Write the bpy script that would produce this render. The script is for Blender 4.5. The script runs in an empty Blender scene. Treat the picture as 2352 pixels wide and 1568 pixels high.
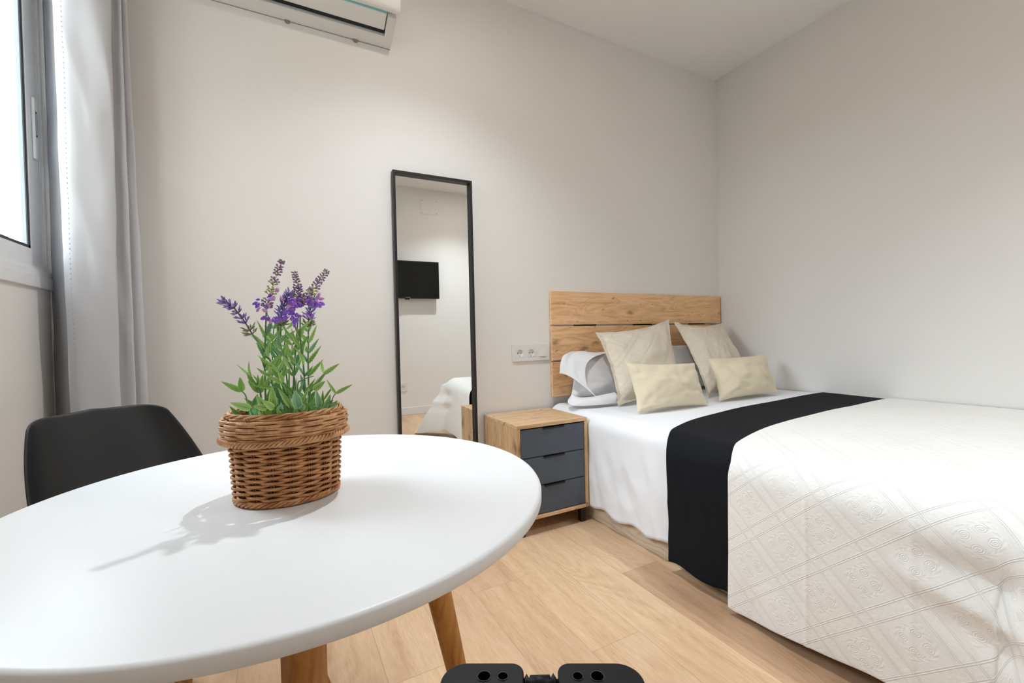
import bpy, bmesh, math, random
from math import sin, cos, pi, sqrt, exp, atan2, hypot
from mathutils import Vector, Matrix, noise, Quaternion
random.seed(7)
scene = bpy.context.scene
COL = scene.collection

# ------------------------------------------------------------------ camera
W, H, FPX = 2352.0, 1568.0, 1010.162
CX, CY, EYE = 1176.0, 784.0, 1.0
def _cv(u, v): return Vector(((u-CX)/FPX, (CY-v)/FPX, -1.0))
AX = _cv(3080, 726).normalized()
AY = _cv(640, 782).normalized()
AZ = AX.cross(AY).normalized()
AY = AZ.cross(AX)
ROT = Matrix((AX, AY, AZ))
cam_d = bpy.data.cameras.new('camera'); cam = bpy.data.objects.new('camera', cam_d); COL.objects.link(cam)
cam_d.sensor_width = 36.0; cam_d.lens = FPX/W*36.0; cam_d.clip_start = 0.02
cam.matrix_world = Matrix.Translation((0, 0, EYE)) @ ROT.to_4x4()
scene.camera = cam
def at(u, v, x=None, y=None, z=None):
    r = ROT @ _cv(u, v)
    if z is not None: t = (z-EYE)/r.z
    elif y is not None: t = y/r.y
    else: t = x/r.x
    return r*t + Vector((0, 0, EYE))

# room dimensions
XL, XR, YB, YF, ZC = -0.74, 3.062, 2.29, -1.15, 2.948   # left, right, back (far), front (behind camera), ceiling

# ------------------------------------------------------------------ materials
def newmat(name):
    m = bpy.data.materials.new(name); m.use_nodes = True
    nt = m.node_tree; return m, nt, nt.nodes['Principled BSDF']
def srgb(r, g, b):
    def f(c):
        c /= 255.0
        return c/12.92 if c <= 0.04045 else ((c+0.055)/1.055)**2.4
    return (f(r), f(g), f(b), 1)
class NB:
    def __init__(s, nt): s.nt = nt
    def n(s, t, **k):
        d = s.nt.nodes.new(t)
        for a, b in k.items(): setattr(d, a, b)
        return d
    def l(s, a, b): s.nt.links.new(a, b)
    def setin(s, sock, v):
        if isinstance(v, bpy.types.NodeSocket): s.l(v, sock)
        else: sock.default_value = v
    def m(s, op, a, b=0.0, c=None):
        d = s.n('ShaderNodeMath', operation=op)
        s.setin(d.inputs[0], a); s.setin(d.inputs[1], b)
        if c is not None: s.setin(d.inputs[2], c)
        return d.outputs[0]
    def coords(s, kind='Object', scale=(1, 1, 1), rot=(0, 0, 0), loc=(0, 0, 0)):
        tc = s.n('ShaderNodeTexCoord'); mp = s.n('ShaderNodeMapping')
        s.l(tc.outputs[kind], mp.inputs[0])
        mp.inputs['Scale'].default_value = scale; mp.inputs['Rotation'].default_value = rot; mp.inputs['Location'].default_value = loc
        return mp.outputs[0]
    def noise(s, vec, scale, detail=4, rough=0.55, dist=0.0):
        d = s.n('ShaderNodeTexNoise'); s.l(vec, d.inputs['Vector'])
        d.inputs['Scale'].default_value = scale; d.inputs['Detail'].default_value = detail
        d.inputs['Roughness'].default_value = rough; d.inputs['Distortion'].default_value = dist
        return d.outputs['Fac']
    def ramp(s, fac, stops):
        d = s.n('ShaderNodeValToRGB'); s.l(fac, d.inputs[0]); e = d.color_ramp.elements
        while len(e) < len(stops): e.new(0.5)
        for i, (p, c) in enumerate(stops): e[i].position = p; e[i].color = c
        return d.outputs[0]
    def mix(s, fac, a, b, blend='MIX'):
        d = s.n('ShaderNodeMix', data_type='RGBA', blend_type=blend)
        s.setin(d.inputs[0], fac); s.setin(d.inputs[6], a); s.setin(d.inputs[7], b)
        return d.outputs[2]
    def bump(s, h, strength, dist, bsdf):
        d = s.n('ShaderNodeBump'); s.l(h, d.inputs['Height'])
        d.inputs['Strength'].default_value = strength; d.inputs['Distance'].default_value = dist
        s.l(d.outputs[0], bsdf.inputs['Normal'])
def simple(name, col, rough=0.5, metal=0.0, spec=0.5, var=0.04, bump=0.0, bscale=200, coat=0.0):
    m, nt, p = newmat(name); b = NB(nt); v = b.coords()
    f = b.noise(v, 9, 3)
    c2 = tuple(min(1, c*(1-var*2)) for c in col[:3])+(1,)
    nt.links.new(b.ramp(f, [(0.3, c2), (0.7, col)]), p.inputs['Base Color'])
    p.inputs['Roughness'].default_value = rough; p.inputs['Metallic'].default_value = metal
    p.inputs['Specular IOR Level'].default_value = spec; p.inputs['Coat Weight'].default_value = coat
    if bump: b.bump(b.noise(v, bscale, 3), bump, 0.002, p)
    return m
def plaster(name, col):
    m, nt, p = newmat(name); b = NB(nt); v = b.coords()
    f = b.noise(v, 1.3, 3)
    nt.links.new(b.ramp(f, [(0.3, tuple(c*0.985 for c in col[:3])+(1,)), (0.7, col)]), p.inputs['Base Color'])
    p.inputs['Roughness'].default_value = 0.85; p.inputs['Specular IOR Level'].default_value = 0.2
    b.bump(b.noise(v, 90, 3), 0.06, 0.002, p)
    return m
def wood(name, light, mid, dark, axis='X', knots=True, scale=1.0, rough=0.5, offset=(0, 0, 0), knotcol=None):
    """grain runs along axis"""
    m, nt, p = newmat(name); b = NB(nt)
    st = 0.09
    sc = {'X': (st, 1, 1), 'Y': (1, st, 1), 'Z': (1, 1, st)}[axis]
    v = b.coords(scale=tuple(k*scale for k in sc), loc=offset)
    v2 = b.coords(scale=tuple((k if k == 1 else 0.4)*scale for k in sc), loc=offset)
    warp = b.noise(v2, 5.0, 3, 0.5, 0.6)
    # cathedral rings
    ad = b.n('ShaderNodeVectorMath', operation='MULTIPLY_ADD')
    cmb = b.n('ShaderNodeCombineXYZ'); 
    for i in range(3): b.l(warp, cmb.inputs[i])
    b.l(cmb.outputs[0], ad.inputs[0]); ad.inputs[1].default_value = (0.12, 0.12, 0.12); b.l(v, ad.inputs[2])
    ring = b.noise(ad.outputs[0], 9, 2, 0.4, 0.2)
    rs = b.m('PINGPONG', b.m('MULTIPLY', ring, 16.0), 0.5); rs = b.m('MULTIPLY', rs, 2.0)
    fine = b.noise(v, 130, 3, 0.7)
    med = b.noise(v, 28, 4, 0.6, 0.3)
    mixf = b.m('ADD', b.m('ADD', b.m('MULTIPLY', rs, 0.14), b.m('MULTIPLY', fine, 0.42)), b.m('MULTIPLY', med, 0.44))
    colr = b.ramp(mixf, [(0.30, dark), (0.46, mid), (0.62, light)])
    if knots:
        sp = b.n('ShaderNodeSeparateXYZ'); b.l(b.coords(loc=offset), sp.inputs[0])
        ix = {'X': 0, 'Y': 1, 'Z': 2}[axis]; o1, o2 = [q for q in range(3) if q != ix]
        cc = b.n('ShaderNodeCombineXYZ'); b.l(b.m('MULTIPLY', sp.outputs[ix], 0.55), cc.inputs[0]); b.l(b.m('ADD', sp.outputs[o1], sp.outputs[o2]), cc.inputs[1])
        wob = b.n('ShaderNodeVectorMath', operation='MULTIPLY_ADD'); cw = b.n('ShaderNodeCombineXYZ'); wn_ = b.noise(cc.outputs[0], 22, 3)
        b.l(wn_, cw.inputs[0]); b.l(wn_, cw.inputs[1]); b.l(cw.outputs[0], wob.inputs[0]); wob.inputs[1].default_value = (0.05, 0.05, 0); b.l(cc.outputs[0], wob.inputs[2])
        for sc_, r0_, r1_, am in ((6.0, 0.02, 0.13, 0.75), (17.0, 0.03, 0.09, 0.85)):
            vo = b.n('ShaderNodeTexVoronoi', voronoi_dimensions='2D'); vo.inputs['Scale'].default_value = sc_
            b.l(wob.outputs[0], vo.inputs['Vector'])
            k = b.ramp(vo.outputs['Distance'], [(r0_, (1, 1, 1, 1)), (r1_, (0, 0, 0, 1))])
            sep = b.n('ShaderNodeSeparateColor'); b.l(vo.outputs['Color'], sep.inputs[0])
            gate = b.m('GREATER_THAN', sep.outputs[0], 0.55 if sc_ < 10 else 0.80)
            colr = b.mix(b.m('MULTIPLY', b.m('MULTIPLY', k, gate), am), colr, knotcol or tuple(c*0.42 for c in dark[:3])+(1,))
    nt.links.new(colr, p.inputs['Base Color'])
    p.inputs['Roughness'].default_value = rough; p.inputs['Specular IOR Level'].default_value = 0.35
    b.bump(fine, 0.12, 0.001, p)
    return m
def floor_mat():
    m, nt, p = newmat('oak_laminate_floor'); b = NB(nt)
    tc = b.n('ShaderNodeTexCoord'); sp = b.n('ShaderNodeSeparateXYZ'); b.l(tc.outputs['Object'], sp.inputs[0])
    x, y = sp.outputs[0], sp.outputs[1]
    PW, PL = 0.196, 1.26
    px = b.m('DIVIDE', b.m('SUBTRACT', x, 0.843), PW); row = b.m('FLOOR', px); fx = b.m('FRACT', px)
    off = b.m('FRACT', b.m('MULTIPLY', row, 0.381))
    py = b.m('ADD', b.m('DIVIDE', b.m('SUBTRACT', y, 1.10), PL), off); cell = b.m('FLOOR', py); fy = b.m('FRACT', py)
    wn = b.n('ShaderNodeTexWhiteNoise', noise_dimensions='2D'); cb = b.n('ShaderNodeCombineXYZ'); b.l(row, cb.inputs[0]); b.l(cell, cb.inputs[1]); b.l(cb.outputs[0], wn.inputs['Vector'])
    rnd = wn.outputs['Value']
    c3 = b.n('ShaderNodeCombineXYZ'); b.l(b.m('ADD', x, b.m('MULTIPLY', rnd, 37.0)), c3.inputs[0]); b.l(b.m('MULTIPLY', y, 0.10), c3.inputs[1]); b.l(b.m('MULTIPLY', rnd, 11.0), c3.inputs[2])
    g = c3.outputs[0]
    c4 = b.n('ShaderNodeCombineXYZ'); b.l(b.m('ADD', x, b.m('MULTIPLY', rnd, 37.0)), c4.inputs[0]); b.l(b.m('MULTIPLY', y, 0.30), c4.inputs[1]); b.l(b.m('MULTIPLY', rnd, 11.0), c4.inputs[2])
    ring = b.noise(c4.outputs[0], 5.0, 2, 0.35, 0.25)
    rs = b.m('MULTIPLY', b.m('PINGPONG', b.m('MULTIPLY', ring, 20.0), 0.5), 2.0)
    fine = b.noise(g, 190, 3, 0.7); med = b.noise(g, 24, 4, 0.6, 0.3); broad = b.noise(c4.outputs[0], 6, 2)
    ringmask = b.m('MULTIPLY', rs, b.ramp(broad, [(0.48, (0, 0, 0, 1)), (0.62, (1, 1, 1, 1))]))
    f = b.m('ADD', b.m('ADD', b.m('MULTIPLY', fine, 0.36), b.m('MULTIPLY', med, 0.42)), b.m('MULTIPLY', broad, 0.22))
    f = b.m('SUBTRACT', f, b.m('MULTIPLY', ringmask, 0.10))
    col = b.ramp(f, [(0.28, srgb(190, 156, 128)), (0.45, srgb(216, 186, 156)), (0.62, srgb(232, 206, 178))])
    tint = b.ramp(rnd, [(0.0, srgb(226, 208, 196)), (0.5, srgb(250, 240, 228)), (1.0, srgb(255, 246, 232))])
    col = b.mix(1.0, col, tint, 'MULTIPLY')
    ex = b.m('MINIMUM', fx, b.m('SUBTRACT', 1.0, fx)); ey = b.m('MULTIPLY', b.m('MINIMUM', fy, b.m('SUBTRACT', 1.0, fy)), PL/PW)
    e = b.m('MINIMUM', ex, ey)
    gap = b.ramp(e, [(0.0, (0, 0, 0, 1)), (0.009, (1, 1, 1, 1))])
    col = b.mix(gap, srgb(184, 148, 116), col)
    nt.links.new(col, p.inputs['Base Color'])
    p.inputs['Roughness'].default_value = 0.42; p.inputs['Specular IOR Level'].default_value = 0.4
    b.bump(b.m('ADD', b.m('MULTIPLY', fine, 0.3), gap), 0.12, 0.0015, p)
    return m
def embossed(name, col, strength=0.55, su=1.0, bd=0.0016):
    """fabric woven with a raised lattice of bands around scrolled medallions; UV is in metres"""
    m, nt, p = newmat(name); b = NB(nt)
    tc = b.n('ShaderNodeTexCoord'); sp = b.n('ShaderNodeSeparateXYZ'); b.l(tc.outputs['UV'], sp.inputs[0])
    P = b.m('DIVIDE', b.m('ADD', sp.outputs[0], 0.057), 0.11*su); Q = b.m('DIVIDE', b.m('ADD', sp.outputs[1], 0.0), 0.1*su)
    a = b.m('MULTIPLY', b.m('ADD', P, Q), 0.5); c = b.m('MULTIPLY', b.m('SUBTRACT', P, Q), 0.5)
    fa = b.m('SUBTRACT', b.m('FRACT', a), 0.5); fc = b.m('SUBTRACT', b.m('FRACT', c), 0.5)
    A = b.m('ABSOLUTE', fa); C = b.m('ABSOLUTE', fc)
    def ridge(x, pos, w):
        return b.m('MAXIMUM', b.m('SUBTRACT', 1.0, b.m('DIVIDE', b.m('ABSOLUTE', b.m('SUBTRACT', x, pos)), w)), 0.0)
    ln = b.m('MAXIMUM', b.m('MAXIMUM', ridge(A, 0.375, 0.011), ridge(C, 0.375, 0.011)), b.m('MAXIMUM', ridge(A, 0.405, 0.011), ridge(C, 0.405, 0.011)))
    mx = b.m('MAXIMUM', A, C)
    inner = b.m('LESS_THAN', mx, 0.355)
    band = b.m('SUBTRACT', 1.0, b.m('LESS_THAN', mx, 0.42))
    # fine ribs just inside the lines on two sides
    ribs = b.m('MULTIPLY', b.m('SINE', b.m('MULTIPLY', C, 420.0)), b.m('MULTIPLY', inner, b.m('GREATER_THAN', C, 0.29)))
    # four scrolls
    ua = b.m('SUBTRACT', A, 0.115); uc = b.m('SUBTRACT', C, 0.115)
    r = b.m('SQRT', b.m('ADD', b.m('MULTIPLY', ua, ua), b.m('MULTIPLY', uc, uc)))
    ang = b.m('ARCTAN2', uc, ua)
    scroll = b.m('MULTIPLY', b.m('SINE', b.m('ADD', b.m('MULTIPLY', r, 210.0), ang)), b.m('LESS_THAN', r, 0.085))
    # leaves radiating
    r0 = b.m('SQRT', b.m('ADD', b.m('MULTIPLY', fa, fa), b.m('MULTIPLY', fc, fc))); a0 = b.m('ARCTAN2', fc, fa)
    leaf = b.m('MULTIPLY', b.m('SINE', b.m('ADD', b.m('MULTIPLY', a0, 12.0), b.m('MULTIPLY', b.m('SINE', b.m('MULTIPLY', r0, 60.0)), 1.6))), b.m('MULTIPLY', b.m('GREATER_THAN', r0, 0.19), b.m('LESS_THAN', mx, 0.27)))
    vo = b.n('ShaderNodeTexVoronoi'); b.l(tc.outputs['UV'], vo.inputs['Vector']); vo.inputs['Scale'].default_value = 95
    dots = b.m('MULTIPLY', b.m('SUBTRACT', 0.6, vo.outputs['Distance']), b.m('MAXIMUM', band, b.m('MULTIPLY', inner, 0.25)))
    nz = b.noise(tc.outputs['UV'], 260, 3)
    h = b.m('ADD', b.m('MULTIPLY', ln, 1.3), b.m('MULTIPLY', ribs, 0.18))
    h = b.m('ADD', h, b.m('ADD', b.m('MULTIPLY', scroll, 0.45), b.m('MULTIPLY', leaf, 0.38)))
    h = b.m('ADD', h, b.m('ADD', b.m('MULTIPLY', dots, 0.9), b.m('MULTIPLY', nz, 0.5)))
    b.bump(h, strength, bd, p)
    f = b.noise(tc.outputs['UV'], 6, 3)
    nt.links.new(b.ramp(f, [(0.3, tuple(k*0.965 for k in col[:3])+(1,)), (0.7, col)]), p.inputs['Base Color'])
    p.inputs['Roughness'].default_value = 0.9; p.inputs['Specular IOR Level'].default_value = 0.15; p.inputs['Sheen Weight'].default_value = 0.1
    return m
def fabric(name, col, rough=0.9, weave=900, bump=0.25, var=0.03, big=0.0, sheen=0.1):
    m, nt, p = newmat(name); b = NB(nt)
    v = b.coords(); f = b.noise(v, 5, 3)
    nt.links.new(b.ramp(f, [(0.3, tuple(k*(1-var) for k in col[:3])+(1,)), (0.7, col)]), p.inputs['Base Color'])
    w = b.noise(b.coords(scale=(1, 1, 1)), weave, 2)
    h = w
    if big: h = b.m('ADD', w, b.m('MULTIPLY', b.noise(v, 12, 3, 0.5, 1.2), big))
    b.bump(h, bump, 0.0012, p)
    p.inputs['Roughness'].default_value = rough; p.inputs['Specular IOR Level'].default_value = 0.2; p.inputs['Sheen Weight'].default_value = sheen
    return m
def leafmat(name, edge, mid, rib):
    m, nt, p = newmat(name); b = NB(nt)
    tc = b.n('ShaderNodeTexCoord'); sp = b.n('ShaderNodeSeparateXYZ'); b.l(tc.outputs['UV'], sp.inputs[0])
    d = b.m('MULTIPLY', b.m('ABSOLUTE', b.m('SUBTRACT', sp.outputs[0], 0.5)), 2.0)
    nz = b.noise(b.coords(), 60, 3)
    dd = b.m('ADD', d, b.m('MULTIPLY', b.m('SUBTRACT', nz, 0.5), 0.4))
    nt.links.new(b.ramp(dd, [(0.03, rib), (0.14, mid), (0.72, mid), (0.96, edge)]), p.inputs['Base Color'])
    p.inputs['Roughness'].default_value = 0.38
    p.inputs['Subsurface Weight'].default_value = 0.0
    return m
def glassmat():
    m = bpy.data.materials.new('window_glass'); m.use_nodes = True; nt = m.node_tree; nt.nodes.clear(); b = NB(nt)
    o = b.n('ShaderNodeOutputMaterial'); t = b.n('ShaderNodeBsdfTransparent'); g = b.n('ShaderNodeBsdfGlossy'); g.inputs['Roughness'].default_value = 0.02
    t.inputs[0].default_value = (0.97, 0.985, 0.98, 1)
    lw = b.n('ShaderNodeLayerWeight'); lw.inputs[0].default_value = 0.5; fz = b.m('ADD', b.m('MULTIPLY', b.m('POWER', lw.outputs['Facing'], 5.0), 0.9), 0.04); mx = b.n('ShaderNodeMixShader')
    b.l(fz, mx.inputs[0]); b.l(t.outputs[0], mx.inputs[1]); b.l(g.outputs[0], mx.inputs[2]); b.l(mx.outputs[0], o.inputs[0])
    return m
def emit(name, col, s):
    m, nt, p = newmat(name); p.inputs['Base Color'].default_value = (0.8, 0.8, 0.8, 1)
    p.inputs['Emission Color'].default_value = col; p.inputs['Emission Strength'].default_value = s
    return m

M = {}
M['wall'] = plaster('white_wall_paint', srgb(243, 240, 236))
M['ceiling'] = plaster('ceiling_paint', srgb(250, 248, 245))
M['floor'] = floor_mat()
M['baseboard'] = simple('white_lacquered_baseboard', srgb(238, 238, 238), 0.35, var=0.01)
M['mdf_white'] = simple('white_lacquer_top', srgb(238, 238, 238), 0.34, var=0.005, spec=0.3)
M['plastic_white'] = simple('white_plastic', srgb(236, 234, 230), 0.35, var=0.01)
M['ac_white'] = simple('ac_white_plastic', srgb(232, 229, 225), 0.4, var=0.01)
M['alu'] = simple('white_lacquered_aluminium', srgb(247, 247, 247), 0.35, var=0.02)
M['gasket'] = simple('dark_rubber_gasket', srgb(60, 66, 76), 0.6)
M['spacer'] = simple('glazing_spacer', srgb(170, 178, 180), 0.4, metal=0.3)
M['black_metal'] = simple('black_powder_coat', srgb(26, 26, 27), 0.42)
M['black_frame'] = simple('black_frame_paint', srgb(27, 28, 29), 0.45)
M['black_plastic'] = simple('black_chair_plastic', srgb(29, 30, 31), 0.5, bump=0.05, bscale=600)
M['clamp'] = simple('black_anodised_metal', srgb(20, 20, 23), 0.45, metal=0.0, spec=0.22)
M['clamp_edge'] = simple('pale_thread_edge', srgb(70, 72, 78), 0.3, metal=0.5)  # paler metal ring round each clamp hole
M['clamp_hole'] = simple('threaded_hole', srgb(3, 3, 3), 1.0, spec=0.0)
M['slate'] = simple('slate_drawer_front', srgb(80, 89, 101), 0.42, var=0.03)
M['table_leg'] = wood('beech_table_leg', srgb(196, 140, 72), srgb(176, 118, 54), srgb(150, 94, 38), 'Z', False, 1.0, 0.4)
M['oak_h'] = wood('artisan_oak_board', srgb(250, 208, 162), srgb(236, 190, 140), srgb(204, 156, 110), 'X', True, 0.85, 0.5)
M['oak_h2'] = wood('artisan_oak_middle_board', srgb(250, 208, 162), srgb(236, 190, 140), srgb(204, 156, 110), 'X', True, 0.85, 0.5, (0.37, 2.1, 0.9))
M['oak_h3'] = wood('artisan_oak_lower_board', srgb(250, 208, 162), srgb(236, 190, 140), srgb(204, 156, 110), 'X', True, 0.85, 0.5, (1.37, 0.1, 3.9))
M['oak_top'] = wood('nightstand_oak_top', srgb(228, 194, 154), srgb(212, 174, 132), srgb(184, 144, 102), 'X', True, 1.0, 0.45, (4.1, 0.2, 0.4))
M['oak_side'] = wood('nightstand_oak_side', srgb(222, 188, 148), srgb(206, 168, 126), srgb(178, 138, 98), 'Z', True, 1.0, 0.45, (0.3, 1.2, 0.7))
M['divan'] = wood('divan_oak', srgb(222, 204, 182), srgb(204, 184, 160), srgb(172, 150, 126), 'Y', False, 1.0, 0.5)
M['sheet'] = fabric('white_cotton_sheet', srgb(245, 246, 249), 0.85, 1200, 0.15, 0.01, 2.0)
M['pillow_white'] = fabric('white_pillowcase_cotton', srgb(240, 240, 243), 0.85, 1200, 0.15, 0.01, 1.5)
M['runner'] = fabric('black_cotton_runner', srgb(22, 24, 29), 0.9, 1500, 0.3, 0.15, 3.0, 0.0)
M['spread'] = embossed('ivory_embossed_bedspread', srgb(247, 244, 239), 0.55)
M['sham'] = embossed('beige_embossed_sham', srgb(238, 226, 208), 0.6, 1.05, 0.0016)
M['cushion'] = fabric('pale_gold_cushion_linen', srgb(232, 218, 190), 0.8, 700, 0.25, 0.02, 0.8, 0.15)
M['curtain'] = fabric('grey_white_curtain_satin', srgb(202, 202, 205), 0.7, 1500, 0.12, 0.01, 1.0, 0.1)
M['shaded_return'] = fabric('curtain_return_shade_grey', srgb(165, 166, 171), 0.8, 1500, 0.12, 0.02)  # curtain cloth behind the hem, its shade put into a darker grey
M['stitch'] = fabric('hem_stitching', srgb(172, 172, 176))
M['mattress'] = fabric('mattress_ticking', srgb(225, 225, 225), 0.9)
M['mirror'] = simple('mirror_silvering', (0.86, 0.87, 0.86, 1), 0.0, metal=1.0, var=0.0)
M['mirror'].node_tree.nodes['Principled BSDF'].inputs['Roughness'].default_value = 0.005
M['tv'] = simple('black_tv_glass', srgb(14, 15, 13), 0.22, var=0.02)
M['tv_frame'] = simple('black_tv_bezel', srgb(10, 10, 10), 0.35)
M['silver'] = simple('silver_trim', srgb(190, 190, 190), 0.3, metal=0.8)
M['red'] = simple('red_indicator', srgb(190, 40, 20), 0.4)
M['glass'] = glassmat()
M['dark'] = simple('dark_slot', srgb(18, 17, 16), 0.6)
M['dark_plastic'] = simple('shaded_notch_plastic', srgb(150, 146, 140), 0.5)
M['cyan'] = simple('pale_cyan_strip', srgb(140, 205, 208), 0.35, var=0.0)
M['outside'] = plaster('beige_render_outside', srgb(112, 99, 84))
M['outside2'] = plaster('pale_render_outside', srgb(128, 122, 114))
M['ground'] = plaster('outside_ground', srgb(96, 92, 88))
M['lamp'] = emit('lamp_diffuser', (1.0, 0.91, 0.83, 1), 390.0)
def wicker(name, light, dark):
    m, nt, p = newmat(name); b = NB(nt); v = b.coords()
    f = b.noise(v, 55, 3, 0.6); g = b.noise(b.coords(scale=(1, 1, 6)), 260, 3)
    ff = b.m('ADD', b.m('MULTIPLY', f, 0.65), b.m('MULTIPLY', g, 0.35))
    nt.links.new(b.ramp(ff, [(0.36, dark), (0.64, light)]), p.inputs['Base Color'])
    p.inputs['Roughness'].default_value = 0.42; b.bump(g, 0.25, 0.0008, p)
    return m
M['wicker'] = wicker('golden_brown_wicker', srgb(222, 164, 108), srgb(166, 104, 60))
M['wicker_rim'] = wicker('lighter_wicker_rim', srgb(230, 180, 126), srgb(178, 118, 72))
M['wicker_stake'] = wicker('wicker_stakes', srgb(176, 116, 70), srgb(120, 70, 38))
M['foam'] = simple('dark_plant_foam', srgb(60, 50, 38), 0.9, bump=0.5, bscale=120)
M['leaf'] = leafmat('serrated_leaf', srgb(222, 242, 172), srgb(162, 208, 112), srgb(130, 182, 108))
M['leaf_blue'] = leafmat('blue_green_leaf', srgb(206, 236, 186), srgb(136, 194, 140), srgb(118, 172, 128))
M['stem'] = simple('green_stem', srgb(110, 156, 104), 0.5, var=0.1)
M['stem_mauve'] = simple('mauve_stem', srgb(122, 92, 104), 0.5, var=0.1)
M['violet'] = simple('violet_bud', srgb(176, 162, 228), 0.5, var=0.15)
M['violet_dark'] = simple('dark_violet_bud', srgb(138, 118, 196), 0.5, var=0.15)
M['mauve'] = simple('mauve_bud', srgb(176, 138, 178), 0.5, var=0.15)
M['lime'] = simple('lime_bud', srgb(222, 222, 150), 0.5, var=0.1)
M['olive'] = simple('olive_bud', srgb(150, 150, 104), 0.5, var=0.1)
M['petal'] = simple('purple_petal', srgb(170, 112, 244), 0.4, var=0.2)
M['petal_pink'] = simple('pink_petal', srgb(238, 178, 238), 0.4, var=0.12)

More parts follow.
